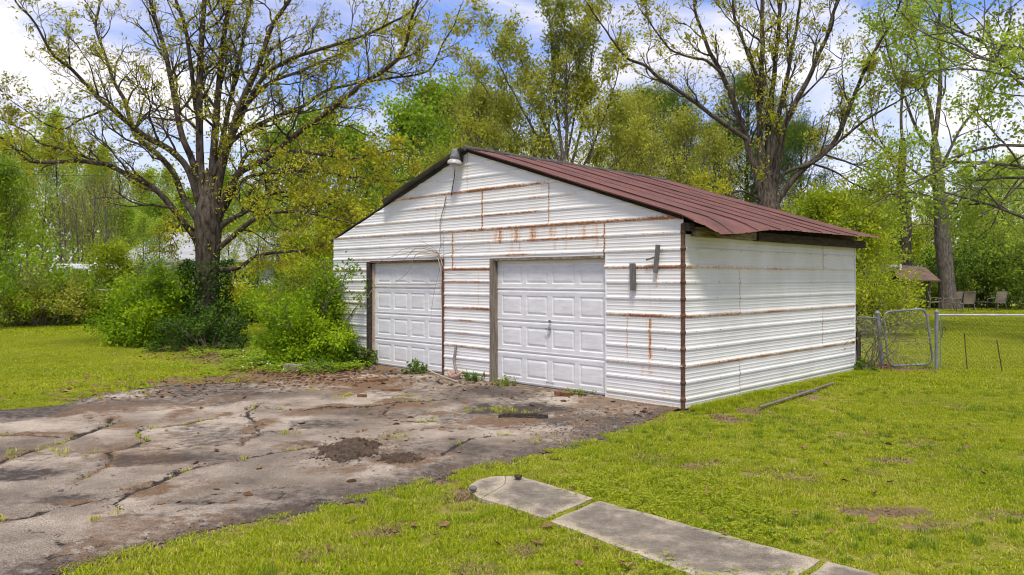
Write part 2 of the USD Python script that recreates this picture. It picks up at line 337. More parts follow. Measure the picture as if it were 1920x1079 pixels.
LOOK["lawn_soil"] = usdkit.material(stage, "/World/Looks/lawn_soil", {
    "w": ("attribute", {"attribute": "wear"}), "sc": ("separate_color", {}), "g": ("geometry", {}),
    "n": ("noise_texture", {"scale": 0.55, "detail": 7.0, "roughness": 0.62}), "nf": ("noise_texture", {"scale": 34.0, "detail": 6.0, "roughness": 0.75}),
    "base": ("rgb_ramp", {"ramp": [(0.34, (0.17, 0.18, 0.025)), (0.5, (0.25, 0.235, 0.045)), (0.66, (0.30, 0.25, 0.075))]}),
    "soil": ("rgb_ramp", {"ramp": [(0.35, (0.10, 0.066, 0.038)), (0.65, (0.27, 0.19, 0.11))]}),
    "fine": ("rgb_ramp", {"ramp": [(0.3, (0.62, 0.65, 0.6)), (0.7, (1.25, 1.22, 1.2))]}), "mul": ("mix_color", {"blend_type": "multiply", "fac": 1.0, "use_clamp": False}),
    "nr": ("map_range", {"from_min": 0.3, "from_max": 0.7, "to_min": -0.35, "to_max": 0.35}), "a": ("math", {"math_type": "add"}), "am": ("map_range", {"from_min": 0.3, "from_max": 0.7, "clamp": True}),
    "mx": ("mix_color", {}), "p": ("principled_bsdf", {"roughness": 0.95, "specular_ior_level": 0.05}), "bm": ("bump", {"strength": 0.8, "distance": 0.03}),
}, [("w.color", "sc.color"), ("g.position", "n.vector"), ("g.position", "nf.vector"), ("n.fac", "base.fac"), ("nf.fac", "fine.fac"), ("base.color", "mul.a"), ("fine.color", "mul.b"),
    ("nf.fac", "nr.value"), ("sc.r", "a.value1"), ("nr.result", "a.value2"), ("a.value", "am.value"), ("nf.fac", "soil.fac"), ("mul.result", "mx.a"), ("soil.color", "mx.b"), ("am.result", "mx.fac"),
    ("mx.result", "p.base_color"), ("nf.fac", "bm.height"), ("bm.normal", "p.normal")], surface="p.BSDF")
# grass blades: own tint, plus broad yellow and green areas of the lawn
LOOK["grass_blade"] = usdkit.material(stage, "/World/Looks/grass_blade", {
    "a": ("attribute", {"attribute": "tint"}), "g": ("geometry", {}), "n": ("noise_texture", {"scale": 0.5, "detail": 5.0, "roughness": 0.6}), "n2": ("noise_texture", {"scale": 4.0, "detail": 4.0, "roughness": 0.6}),
    "r1": ("rgb_ramp", {"ramp": [(0.0, (0.155, 0.235, 0.009)), (0.75, (0.345, 0.405, 0.018)), (0.86, (0.42, 0.42, 0.035)), (1.0, (0.58, 0.45, 0.17))]}),
    "r2": ("rgb_ramp", {"ramp": [(0.0, (0.24, 0.30, 0.010)), (0.7, (0.45, 0.475, 0.022)), (1.0, (0.62, 0.50, 0.18))]}),
    "n3": ("noise_texture", {"scale": 1.1, "detail": 7.0, "roughness": 0.68}), "r3": ("map_range", {"from_min": 0.54, "from_max": 0.74, "to_min": 0.0, "to_max": 0.5, "clamp": True}), "mt": ("mix_color", {"b": (0.44, 0.35, 0.12)}), "nn": ("mix_float", {"fac": 0.4}), "nr": ("map_range", {"from_min": 0.38, "from_max": 0.62, "clamp": True}), "mx": ("mix_color", {}),
    "p": ("principled_bsdf", {"roughness": 0.7, "specular_ior_level": 0.04}), "t": ("translucent_bsdf", {}), "m": ("mix_closure", {"fac": 0.38}),
}, [("a.fac", "r1.fac"), ("a.fac", "r2.fac"), ("g.position", "n.vector"), ("g.position", "n2.vector"), ("n.fac", "nn.a"), ("n2.fac", "nn.b"), ("nn.result", "nr.value"), ("nr.result", "mx.fac"),
    ("r1.color", "mx.a"), ("r2.color", "mx.b"), ("g.position", "n3.vector"), ("n3.fac", "r3.value"), ("r3.result", "mt.fac"), ("mx.result", "mt.a"), ("mt.result", "p.base_color"), ("mt.result", "t.color"), ("p.BSDF", "m.closure1"), ("t.BSDF", "m.closure2")], surface="m.closure")

# ================================================================== GROUND, DRIVEWAY, PATH
from scipy.spatial import cKDTree
CX, CY = 2.34, 10.5                                   # near bottom corner of the garage; its walls run at 45 degrees
AX = np.array([-0.70711, 0.70711]); BX = np.array([0.70711, 0.70711])   # along the front wall, along the side wall
def gar(u, s, z=0.0): return np.array([CX + AX[0] * u + BX[0] * s, CY + AX[1] * u + BX[1] * s, z])
GAR = Polygon([gar(0, 0)[:2], gar(8.79, 0)[:2], gar(8.79, 5.95)[:2], gar(0, 5.95)[:2]])

def z7(*p): return [(x / 2.0786, 560 + y / 2.0786) for x, y in p]     # traced on two enlargements of the photo
def z8(*p): return [(500 + x / 2.56, 660 + y / 2.56) for x, y in p]
near_edge = [(1262, 772), (1225, 786), (1180, 802), (1130, 818), (1080, 832), (1000, 851), (930, 868), (850, 880), (780, 905), (700, 926), (640, 941), (560, 958), (480, 975), (420, 990), (340, 1011), (250, 1032), (160, 1060), (100, 1079), (20, 1115), (-150, 1190)]
far_edge = [(-320, 800), (-160, 780), (0, 767), (96, 760), (192, 736), (289, 724), (385, 719), (481, 715), (553, 709), (625, 700), (690, 689)]
drive_pts = [G(*p)[:2] for p in near_edge] + [G(*p)[:2] for p in far_edge] + [gar(7.4, 0.10)[:2], gar(0.05, 0.10)[:2]]
rngd = np.random.default_rng(3)
def rough_line(P, step, amp, freq, seed):
    P = np.asarray(P, float)
    d = np.r_[0, np.cumsum(np.linalg.norm(np.diff(P, axis=0), axis=1))]
    t = np.linspace(0, d[-1], max(2, int(d[-1] / step)))
    Q = np.stack([np.interp(t, d, P[:, k]) for k in (0, 1)], 1)
    for k in (0, 1):
        Q[:, k] += amp * (meshkit.fbm(np.stack([Q[:, 0] * freq, Q[:, 1] * freq, 0 * t + 7.7 * k], 1), 3, seed + k) - 0.5) * 2
    return Q
ring = rough_line(drive_pts[:len(near_edge) + len(far_edge)], 0.06, 0.10, 1.5, 5)
DRIVE = Polygon(np.vstack([ring, drive_pts[len(near_edge) + len(far_edge):]])).buffer(0)

slab_px = [[(877, 917), (882, 908), (898, 899), (920, 894), (946, 893), (980, 896), (1013, 904), (1047, 914), (1112, 934), (1024, 971), (1004, 966), (960, 951), (900, 934)],
           [(1124, 939), (1537, 1050), (1490, 1082), (1310, 1082), (1031, 977)],
           [(1552, 1053), (1640, 1076), (1850, 1135), (1740, 1190), (1510, 1083)]]
SLABS = [Polygon([G(*p)[:2] for p in q]).buffer(0) for q in slab_px]
WALK = SLABS[0].union(SLABS[1]).union(SLABS[2])

# bare and worn spots in the lawn: photo centre, half width and half height in pixels, strength
bare_px = [(1655, 957, 85, 9, 1.0), (1740, 985, 90, 8, 0.65), (1665, 862, 40, 5, 0.9), (1640, 884, 17, 4, 0.9), (1800, 800, 40, 4, 0.5), (1790, 760, 20, 3, 0.5), (1725, 830, 35, 6, 0.7), (1760, 850, 35, 6, 0.5),
           (1440, 888, 65, 9, 0.5), (1505, 899, 30, 6, 0.7), (1870, 965, 45, 9, 0.6), (715, 993, 26, 9, 1.0), (980, 1030, 14, 12, 0.6), (1215, 857, 20, 5, 0.8), (900, 1065, 30, 8, 0.3), (1365, 783, 32, 9, 0.95), (1420, 770, 35, 7, 0.75),
           (1500, 742, 40, 5, 0.6), (870, 917, 16, 14, 0.9), (580, 1040, 14, 5, 0.5), (1590, 815, 60, 5, 0.35), (1310, 870, 60, 6, 0.35), (300, 668, 90, 9, 0.45), (420, 663, 70, 9, 0.85), (480, 672, 110, 12, 0.55), (560, 700, 130, 10, 0.8), (380, 712, 120, 8, 0.7), (660, 690, 50, 14, 0.8), (160, 742, 100, 6, 0.4),
           (1690, 690, 55, 5, 0.95), (1630, 684, 22, 8, 0.9), (1800, 589, 130, 3, 0.9), (1790, 594, 120, 2, 0.6)]
def bare_at(x, y):
    x, y = np.asarray(x, float), np.asarray(y, float)
    o = np.zeros_like(x)
    for px, py, rx, ry, k in bare_px:
        c = G(px, py); ex = rx * c[1] / FPX; ey = ry * c[1] ** 2 / (EYE * FPX)
        w = 0.35 * (meshkit.fbm(np.stack([x * 3, y * 3, 0 * x + px], -1), 3) - 0.5)
        d = ((x - c[0]) / ex) ** 2 + ((y - c[1]) / ey) ** 2
        o = np.maximum(o, k * np.clip(1.9 - d + 2.4 * w, 0, 1))
    return o

def lines(*spans):
    return np.unique(np.round(np.concatenate([np.arange(a, b, s) for a, b, s in spans]), 4))
gx = np.unique(np.r_[-np.geomspace(14, 700, 26), lines((-14, -8, 0.25), (-8, 8, 0.09), (8, 14, 0.25)), np.geomspace(14, 700, 26)])
gy = np.unique(np.r_[-np.geomspace(3.2, 500, 14), lines((-3, 3.4, 0.8), (3.4, 13, 0.08), (13, 22, 0.15), (22, 50, 0.5)), np.geomspace(50, 900, 22)])
X, Y = np.meshgrid(gx, gy, indexing="ij")
SOLID = DRIVE.union(WALK).union(GAR.buffer(-0.05))
inside = contains_xy(SOLID.buffer(-0.20), X, Y)
near = np.exp(-((np.hypot(X, Y - 10) / 40) ** 2))
Z = -0.028 + near * 0.05 * (meshkit.fbm(np.stack([X * 0.9, Y * 0.9, 0 * X], -1), 3, 2) - 0.5)
Z = np.minimum(Z, -0.012) - 0.05 * inside
edge_d = np.full(X.shape, 9.0)
sel = (np.abs(X) < 14) & (Y > 3) & (Y < 20)
kd_edge = cKDTree(ring)
edge_d[sel] = kd_edge.query(np.stack([X[sel], Y[sel]], 1))[0]
bare = bare_at(X, Y)
bare = np.maximum(bare, np.clip(1.0 - edge_d / 0.28, 0, 1) * 0.95)
nbw = meshkit.fbm(np.stack([X * 0.45, Y * 0.45, 0 * X + 3], -1), 4, 9)
bare = np.clip(np.maximum(bare, 0.3 * np.clip((nbw - 0.56) * 7, 0, 1)), 0, 1)
nI, nJ = X.shape
i, j = np.meshgrid(np.arange(nI - 1), np.arange(nJ - 1), indexing="ij")
quads = np.stack([i * nJ + j, (i + 1) * nJ + j, (i + 1) * nJ + j + 1, i * nJ + j + 1], -1).reshape(-1, 4)
part(None, "ground", (np.stack([X, Y, Z], -1).reshape(-1, 3), quads), "lawn_soil", smooth=True, kind="structure",
     attrs={"wear": np.stack([bare, 0 * bare, 0 * bare], -1).reshape(-1, 3)})

# ---- driveway
cracks_px = [z7((-60, 672), (0, 650), (100, 605), (200, 580), (300, 540), (420, 500), (450, 470)), z7((200, 830), (330, 800), (470, 770), (560, 740), (680, 690), (760, 665), (940, 630), (1050, 610), (1190, 590), (1250, 580)),
             z7((560, 510), (545, 540), (580, 560), (500, 590), (440, 605), (430, 630)), z7((560, 515), (680, 500), (830, 475), (960, 455), (1030, 410)), z7((960, 460), (1000, 500), (1000, 540), (930, 580)),
             z7((230, 755), (350, 700), (440, 640)), z7((-60, 868), (0, 860), (80, 855), (200, 830)), z7((1040, 430), (1160, 440), (1230, 430), (1455, 430)), z7((0, 530), (130, 535), (250, 545)),
             z8((150, 290), (300, 265), (480, 270), (640, 240), (760, 235), (850, 230)), z8((570, 410), (700, 380), (850, 370), (980, 380)), z8((820, 500), (900, 450), (1000, 420), (1100, 405), (1180, 395)), z8((600, 330), (720, 340), (800, 330)),
             z8((0, 200), (200, 190), (420, 180)), z8((640, 240), (560, 300), (600, 330)), z7((470, 830), (490, 790), (560, 740))]
wide_crack = [0.05, 0.035, 0.03, 0.025, 0.025, 0.012, 0.05, 0.03, 0.03, 0.05, 0.025, 0.03, 0.04, 0.03, 0.02, 0.02]
hair_px = [z7((100, 1079), (180, 1010), (250, 960), (400, 930)), z7((180, 1010), (330, 985), (420, 960)), z7((250, 960), (200, 920), (90, 900)), z7((1000, 830), (1080, 770), (1050, 735)), z7((850, 760), (1000, 745), (1200, 735)), z7((680, 830), (860, 770)), z7((350, 470), (430, 620))]
def px_line(q): return rough_line([G(*p)[:2] for p in q], 0.02, 0.09, 2.6, int(q[0][0]) % 97)
crack_xy = [px_line(q) for q in cracks_px]
crack_pts = np.vstack(crack_xy); crack_w = np.concatenate([np.full(len(q), w) for q, w in zip(crack_xy, wide_crack)])
hair_pts = np.vstack([px_line(q) for q in hair_px])
kd_c, kd_h = cKDTree(crack_pts), cKDTree(hair_pts)
dark_px = [z7((610, 630))[0] + (118, 12, 1.0), z7((250, 790))[0] + (75, 11, 0.75), z7((70, 690))[0] + (75, 14, 0.85), z7((800, 790))[0] + (85, 9, 0.6), z8((1240, 285))[0] + (105, 14, 1.0), z8((1600, 330))[0] + (130, 12, 0.8), z7((150, 440))[0] + (150, 16, 0.75), z7((820, 365))[0] + (190, 12, 0.7), z7((700, 350))[0] + (130, 7, 0.6),
           z8((260, 350))[0] + (60, 8, 0.7), z8((100, 690))[0] + (90, 12, 0.55), z8((1000, 470))[0] + (60, 10, 0.6), z7((1330, 605))[0] + (70, 20, 0.35), z8((1000, 210))[0] + (110, 8, 0.5), z8((640, 300))[0] + (90, 8, 0.5), z7((1180, 570))[0] + (34, 5, 0.8), z7((640, 850))[0] + (90, 7, 0.5), z7((330, 960))[0] + (75, 9, 0.55), z7((60, 1040))[0] + (60, 12, 0.5), z8((700, 100))[0] + (90, 6, 0.8)]
brown_px = [(657, 849, 62, 26, 0.85), (752, 865, 56, 15, 0.8), (668, 884, 40, 10, 0.7), (570, 838, 48, 12, 0.7), z7((570, 755))[0] + (52, 14, 0.9), z7((1010, 500))[0] + (22, 13, 0.9), z7((300, 800))[0] + (52, 5, 0.9), z7((30, 870))[0] + (30, 6, 0.9), z7((700, 455))[0] + (24, 12, 0.8), z7((150, 535))[0] + (60, 6, 0.9), z7((100, 610))[0] + (40, 8, 0.5), z7((440, 500))[0] + (45, 8, 0.8), z7((290, 445))[0] + (26, 9, 0.8), z8((480, 160))[0] + (70, 14, 1.0), z8((640, 255))[0] + (60, 14, 0.95),
            z8((820, 300))[0] + (30, 5, 0.9), z8((1170, 335))[0] + (62, 9, 0.9), z8((640, 395))[0] + (30, 5, 0.8), z8((200, 290))[0] + (45, 8, 0.8), z8((330, 270))[0] + (40, 6, 0.8), z8((1560, 350))[0] + (62, 9, 0.7), z7((880, 455))[0] + (20, 6, 0.9), z7((800, 410))[0] + (20, 8, 0.7), z7((480, 590))[0] + (25, 6, 0.9), z8((400, 475))[0] + (70, 20, 0.8), z8((300, 160))[0] + (110, 12, 0.7), z8((760, 500))[0] + (50, 8, 0.6), z8((760, 75))[0] + (120, 9, 0.85), z7((900, 395))[0] + (60, 7, 0.6)]
def blobs(lst, x, y, seed):
    o = np.zeros_like(x)
    w = 1.6 * (meshkit.fbm(np.stack([x * 2.4, y * 2.4, 0 * x], -1), 4, seed) - 0.5)
    for px, py, rx, ry, k in lst:
        c = G(px, py); ex = rx * c[1] / FPX; ey = ry * c[1] ** 2 / (EYE * FPX)
        d = np.sqrt(((x - c[0]) / ex) ** 2 + ((y - c[1]) / ey) ** 2)
        o = np.maximum(o, k * np.clip(1.5 - d + w, 0, 1))
    return o
st = 0.034
ux, uy = np.arange(-10.5, 2.7, st), np.arange(3.8, 17.2, st)
X, Y = np.meshgrid(ux, uy, indexing="ij")
inner = contains_xy(DRIVE, X, Y) & (X > -0.80 * Y - 0.6)
xs, ys = X[inner], Y[inner]
dE = kd_edge.query(np.stack([xs, ys], 1))[0]
dC, iC = kd_c.query(np.stack([xs, ys], 1)); wC = crack_w[iC] * (0.35 + 1.3 * meshkit.fbm(np.stack([xs * 1.7, ys * 1.7, 0 * xs], -1), 3, 31))
dH = kd_h.query(np.stack([xs, ys], 1))[0]
seeds = np.random.default_rng(8).uniform((-11, 3.5), (3, 17.5), (1500, 2))
wob = np.stack([meshkit.fbm(np.stack([xs * 3, ys * 3, 0 * xs + q], -1), 3, 4) - 0.5 for q in (0, 9)], 1) * 0.35
dd = cKDTree(seeds).query(np.stack([xs, ys], 1) + wob, k=2)[0]; cell = dd[:, 1] - dd[:, 0]
craze = np.clip(1 - cell / 0.03, 0, 1) * np.clip((meshkit.fbm(np.stack([xs * 0.5, ys * 0.5, 0 * xs + 4], -1), 3, 17) - 0.5) * 6, 0, 0.9)
crk = np.maximum(np.clip(1.4 - dC / np.maximum(wC, 0.012), 0, 1), 0.8 * np.clip(1.3 - dH / 0.022, 0, 1))
crk = np.maximum(crk, craze * 0.75)
dark = np.maximum(blobs(dark_px, xs, ys, 40), np.clip(1.15 - dE / 0.55, 0, 1) * (0.35 + 0.9 * meshkit.fbm(np.stack([xs * 1.1, ys * 1.1, 0 * xs + 2], -1), 3, 12)))
brown = np.maximum(blobs(brown_px, xs, ys, 50), np.clip(1.2 - dC / (wC * 3.2), 0, 1) * np.clip((meshkit.fbm(np.stack([xs * 1.3, ys * 1.3, 0 * xs + 8], -1), 3, 21) - 0.42) * 5, 0, 1))
brown = np.maximum(brown, np.clip(1.1 - dE / 0.25, 0, 1) * 0.6)
mott = meshkit.fbm(np.stack([xs * 0.75, ys * 0.75, 0 * xs + 14], -1), 5, 61)
brown = np.maximum(brown, np.clip((mott - 0.50) * 3.2, 0, 0.55))
mot2 = meshkit.fbm(np.stack([xs * 0.9, ys * 0.9, 0 * xs + 44], -1), 5, 71)
dark = np.maximum(dark, np.clip((mot2 - 0.52) * 3.5, 0, 0.6))
wallgap = np.array([(-(x - CX) * 0.70711 - (y - CY) * 0.70711) for x, y in zip(xs, ys)])
brown = np.maximum(brown, np.clip(1.0 - wallgap / 0.35, 0, 1) * 0.8)
zz = 0.004 + 0.034 * (meshkit.fbm(np.stack([xs * 0.8, ys * 0.8, 0 * xs], -1), 3, 3) - 0.3) + 0.010 * meshkit.fbm(np.stack([xs * 7, ys * 7, 0 * xs], -1), 3, 6) - 0.030 * np.clip(crk, 0, 1) - 0.012 * np.clip(dark, 0, 1) + 0.014 * brown * meshkit.noise(np.stack([xs * 22, ys * 22, 0 * xs], -1))
zz = np.maximum(zz, -0.004)
tE = np.clip(dE / 0.22, 0, 1); gz = np.minimum(-0.028 + np.exp(-((np.hypot(xs, ys - 10) / 40) ** 2)) * 0.05 * (meshkit.fbm(np.stack([xs * 0.9, ys * 0.9, 0 * xs], -1), 3, 2) - 0.5), -0.012)
zz = zz * tE + (gz + 0.005) * (1 - tE)
idx = np.full(X.shape, -1); idx[inner] = np.arange(inner.sum())
q = np.stack([idx[:-1, :-1], idx[1:, :-1], idx[1:, 1:], idx[:-1, 1:]], -1).reshape(-1, 4)
q = q[(q >= 0).all(1)]
part(None, "driveway", (np.stack([xs, ys, zz], 1), q), "asphalt", smooth=True, kind="structure", attrs={"wear": np.clip(np.stack([crk, dark, brown], 1), 0, 1)})
kd_drive = cKDTree(np.stack([xs, ys], 1))
def drive_z(x, y): return zz[kd_drive.query(np.stack([np.atleast_1d(x), np.atleast_1d(y)], 1))[1]]

# ---- the concrete path: three slabs, the first one cracked across its corner
walk = UsdGeom.Xform.Define(stage, "/World/path").GetPrim(); tag(walk, kind="structure")
used["/World/path"] = 1
def slab_mesh(poly, thick, lift):
    poly = poly.buffer(0)
    st = 0.03
    x0, y0, x1, y1 = poly.bounds
    P = rough_line(np.array(poly.exterior.coords), 0.03, 0.010, 9, 3)
    P = np.array(Polygon(P).buffer(0).exterior.coords)[:-1]
    m = trimesh.creation.extrude_polygon(Polygon(P), thick, engine="earcut")
    V, F = trimesh.remesh.subdivide_to_size(m.vertices, m.faces, 0.06, max_iter=12)
    V = np.array(V); m = trimesh.Trimesh(V, F, process=False); m.merge_vertices(); V, F = np.array(m.vertices), np.array(m.faces)
    top = V[:, 2] > thick - 1e-4
    ext = Polygon(P).exterior
    de = np.array([ext.distance(Point(x, y)) for x, y in V[:, :2]])
    V[:, 2] += lift - thick
    nz = meshkit.fbm(np.stack([V[:, 0] * 5, V[:, 1] * 5, 0 * V[:, 0]], -1), 3)
    V[top, 2] += (0.010 * (nz - 0.4) - 0.008 * np.clip(1 - de / 0.02, 0, 1))[top]
    w = 0.26 * np.clip(1 - de / 0.10, 0, 1) * (0.4 + nz) - 0.02
    return (V, F), np.stack([w, 0 * w, 0 * w], 1)
corner_cut = Polygon([G(*p)[:2] for p in [(860, 925), (870, 880), (946, 880), (947, 906), (938, 914), (915, 926), (899, 936)]])
for poly in [SLABS[0].difference(corner_cut.buffer(0.006)), SLABS[0].intersection(corner_cut), SLABS[1], SLABS[2]]:
    if poly.geom_type != "Polygon": poly = max(poly.geoms, key=lambda a: a.area)
    mm, w = slab_mesh(poly, 0.09, 0.006)
    part(walk, "slab", mm, "concrete", smooth=False, attrs={"wear": w})

# ================================================================== GARAGE
WL, SL = 8.79, 5.95                                  # front wall length, side wall length
EZ, PITCH = 2.60, (4.02 - 2.60) / (8.79 / 2)         # wall height at the corner and slope of the gable
garage = thing("garage", "white metal sided double garage with rust streaked seams and red brown roof", "garage", (CX, CY, 0), -45.0)
RIB0, RIBP = 0.132, 0.2295
def rib_z(k): return RIB0 + RIBP * k
rngw = np.random.default_rng(11)

def panel_rows(z0, z1):
    rows = [(z0, 0.0), (z1, 0.0)]
    k0 = int(math.floor((z0 - RIB0) / RIBP)) - 1
    for k in range(k0, k0 + 30):
        zr = rib_z(k)
        for dz, d in ((-0.032, 0.0), (-0.014, 0.016), (0.008, 0.016), (0.030, 0.0)):
            rows.append((zr + dz, d))
        for f in (0.27, 0.5, 0.73):
            zm = zr + RIBP * f
            for dz, d in ((-0.013, 0.0), (-0.005, 0.0030), (0.005, 0.0030), (0.013, 0.0)):
                rows.append((zm + dz, d))
    rows = sorted(r for r in rows if z0 - 1e-6 <= r[0] <= z1 + 1e-6)
    out = [rows[0]]
    for r in rows[1:]:
        if r[0] - out[-1][0] > 0.002: out.append(r)
    return np.array(out)

def siding(u0, u1, k0, k1, place, top=None, lo=None, hi=None, seam_bottom=0.6, seam_top=0.5, joint=(0.0, 0.0), streaks=(), base_z=None, top_z=None, dirt=0.0, seed=0, drip=0.25, rib_rust=0.15):
    """One sheet of ribbed siding from seam k0 to seam k1. place(u, depth, z) -> local position; depth is outwards."""
    z0 = rib_z(k0) - 0.040 if base_z is None else base_z
    z1 = rib_z(k1) + 0.028 if top_z is None else top_z
    R = panel_rows(z0, z1)
    zr, d = R[:, 0], R[:, 1].copy()
    d = d + np.where(zr < z0 + 0.075, 0.004, 0.0)
    cols = set(np.round(np.linspace(u0, u1, max(4, int((u1 - u0) / 0.11) + 1)), 4))
    for c in (u0, u1):
        for e in (0.006, 0.016, 0.03): cols |= {round(min(max(c + s * e, u0), u1), 4) for s in (-1, 1)}
    for (uc, w, za, zb, k) in streaks:
        if u0 - 0.1 < uc < u1 + 0.1:
            cols |= {round(min(max(uc + e * w, u0), u1), 4) for e in (-3.5, -2.2, -1.5, -1, -0.5, 0, 0.5, 1, 1.5, 2.2, 3.5)}
    c = np.array(sorted(cols))
    U = np.repeat(c[None], len(zr), 0)
    if lo is not None: U = np.clip(U, lo(zr)[:, None], hi(zr)[:, None])
    Z = np.repeat(zr[:, None], len(c), 1)
    D = np.repeat(d[:, None], len(c), 1) + 0.010 * (meshkit.fbm(np.stack([U * 1.1, Z * 3.0, 0 * U + seed], -1), 3, 5) - 0.5)
    Zs = Z + 0.012 * (meshkit.fbm(np.stack([U * 0.8, 0 * U, 0 * U + seed * 3.1], -1), 2, 8) - 0.5)
    rust = np.zeros_like(U); dr = np.zeros_like(U); dt = np.zeros_like(U)
    along = meshkit.fbm(np.stack([U * 1.5, 0 * U + k0, 0 * U + seed], -1), 3, 15)
    def seam(zc, s):
        nonlocal rust, dr
        a = s * np.clip(0.2 + 1.5 * along, 0, 1.6)
        rust = np.maximum(rust, a * np.exp(-((Z - zc) / 0.031) ** 2))
        dr = np.maximum(dr, drip * a * np.where(Z < zc, np.exp(-(zc - Z) / 0.16), 0))
    seam(rib_z(k0) - 0.022, seam_bottom); seam(rib_z(k1) - 0.020, seam_top)
    for k in range(k0 + 1, k1):
        b = meshkit.fbm(np.stack([U * 0.9, 0 * U + 3 * k, 0 * U + seed + 5], -1), 3, 25)
        rust = np.maximum(rust, rib_rust * np.clip((b - 0.35) * 4, 0, 1.5) * np.exp(-((Z - rib_z(k) + 0.014) / 0.018) ** 2))
    for c0, s in ((u0, joint[0]), (u1, joint[1])):
        if s: rust = np.maximum(rust, s * np.exp(-((U - c0) / 0.020) ** 2))
    for (uc, w, za, zb, k) in streaks:
        inz = np.clip((Z - za) / 0.05, 0, 1) * np.clip((zb - Z) / 0.03, 0, 1)
        rust = np.maximum(rust, k * np.exp(-((U - uc) / w) ** 2) * inz)
        dr = np.maximum(dr, 1.1 * k * np.exp(-((U - uc) / (w * 2.2)) ** 2) * inz)
    dt = np.maximum(dt, np.clip(1 - Z / 0.28, 0, 1) * 1.1)
    rust = np.maximum(rust, np.clip(1 - Z / 0.07, 0, 1) * 0.55)
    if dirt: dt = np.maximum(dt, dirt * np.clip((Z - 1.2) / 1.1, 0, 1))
    P = place(U, D, Zs).reshape(-1, 3)
    n, m = U.shape
    i, j = np.meshgrid(np.arange(n - 1), np.arange(m - 1), indexing="ij")
    q = np.stack([i * m + j, i * m + j + 1, (i + 1) * m + j + 1, (i + 1) * m + j], -1).reshape(-1, 4)
    A = P[q[:, 0]]; keep = np.linalg.norm(np.cross(P[q[:, 2]] - A, P[q[:, 1]] - A), axis=1) + np.linalg.norm(np.cross(P[q[:, 3]] - A, P[q[:, 2]] - A), axis=1) > 1e-8
    f = q[keep]
    if place is front: f = f[:, ::-1]
    part(garage, "siding_panel", (P, f), "siding_white", attrs={"wear": np.clip(np.stack([rust, dr, dt], -1).reshape(-1, 3), 0, 1)})

def front(u, d, z): return np.stack([-u, -d, z], -1)
def side(s, d, z): return np.stack([d, s, z], -1)
def back(u, d, z): return np.stack([-u, SL + d, z], -1)
def left(s, d, z): return np.stack([-WL - d, s, z], -1)
def fu(px):                                           # photo column -> distance along the front wall
    r = (px - HX) / FPX
    return (CX - CY * r) / (0.70711 + 0.70711 * r)
def fs(px):                                           # photo column -> distance along the side wall
    r = (px - HX) / FPX
    return (CY * r - CX) / (0.70711 - 0.70711 * r)
D2A, D2B, D1A, D1B = 1.325, 3.817, 5.068, 7.50        # door openings along the front wall
DTOP = 2.125
glo = lambda z: np.maximum(0.0, (z - EZ) / PITCH)
ghi = lambda z: WL - np.maximum(0.0, (z - EZ) / PITCH)
streaks = [(fu(1219), 0.028, 0.62, 1.24, 0.95), (fu(1219), 0.05, 0.38, 0.66, 0.5), (fu(1205), 0.03, 0.32, 0.60, 0.4), (fu(1176), 0.009, 0.60, 1.25, 0.75), (fu(1231), 0.03, 1.62, 1.93, 0.5), (fu(1219), 0.02, 1.35, 1.93, 0.28), (fu(1186), 0.02, 1.2, 1.93, 0.3),
           (fu(1245), 0.05, 0.13, 0.30, 0.35), (fu(1256), 0.02, 0.1, 0.35, 0.3)]
for px, k in ((918, 0.3), (930, 0.6), (938, 0.85), (960, 0.5), (968, 0.8), (974, 0.5), (998, 0.8), (1003, 0.7), (1034, 0.6), (1040, 0.5), (1062, 0.45), (1095, 0.6), (1120, 0.5)):
    streaks.append((fu(px), 0.060 if k > 0.55 else 0.03, 2.35 if k > 0.55 else 2.2, 2.63, k))
for px, za, zb, k in ((803, 2.75, 3.3, 0.25), (818, 2.7, 3.3, 0.55), (693, 2.45, 2.65, 0.4), (792, 2.4, 2.65, 0.45), (672, 0.9, 1.9, 0.35), (677, 1.0, 1.9, 0.3), (897, 1.3, 1.95, 0.55), (848, 1.95, 2.64, 0.75), (1110, 2.0, 2.6, 0.25), (695, 2.1, 2.63, 0.25)):
    streaks.append((fu(px), 0.012, za, zb, k))
# gable courses
siding(fu(876), WL, 14, 18, front, lo=glo, hi=ghi, top_z=4.03, seam_bottom=0.75, seam_top=0.0, joint=(0.35, 0), streaks=streaks, seed=1)
siding(0, fu(876) - 0.004, 14, 18, front, lo=glo, hi=ghi, top_z=4.03, seam_bottom=0.95, seam_top=0.0, joint=(0, 0.55), streaks=streaks, seed=2)
siding(fu(904), WL, 11, 14, front, lo=glo, hi=ghi, seam_bottom=0.6, seam_top=0.8, joint=(0.95, 0), streaks=streaks, seed=3, rib_rust=0.5)
siding(fu(1029), fu(904) - 0.004, 11, 14, front, lo=glo, hi=ghi, seam_bottom=0.8, seam_top=0.9, joint=(0.6, 1.0), streaks=streaks, seed=4, rib_rust=0.9, drip=0.5)
siding(0, fu(1029) - 0.004, 11, 14, front, lo=glo, hi=ghi, seam_bottom=0.95, seam_top=0.6, joint=(0, 0.6), streaks=streaks, seed=5, rib_rust=0.25)
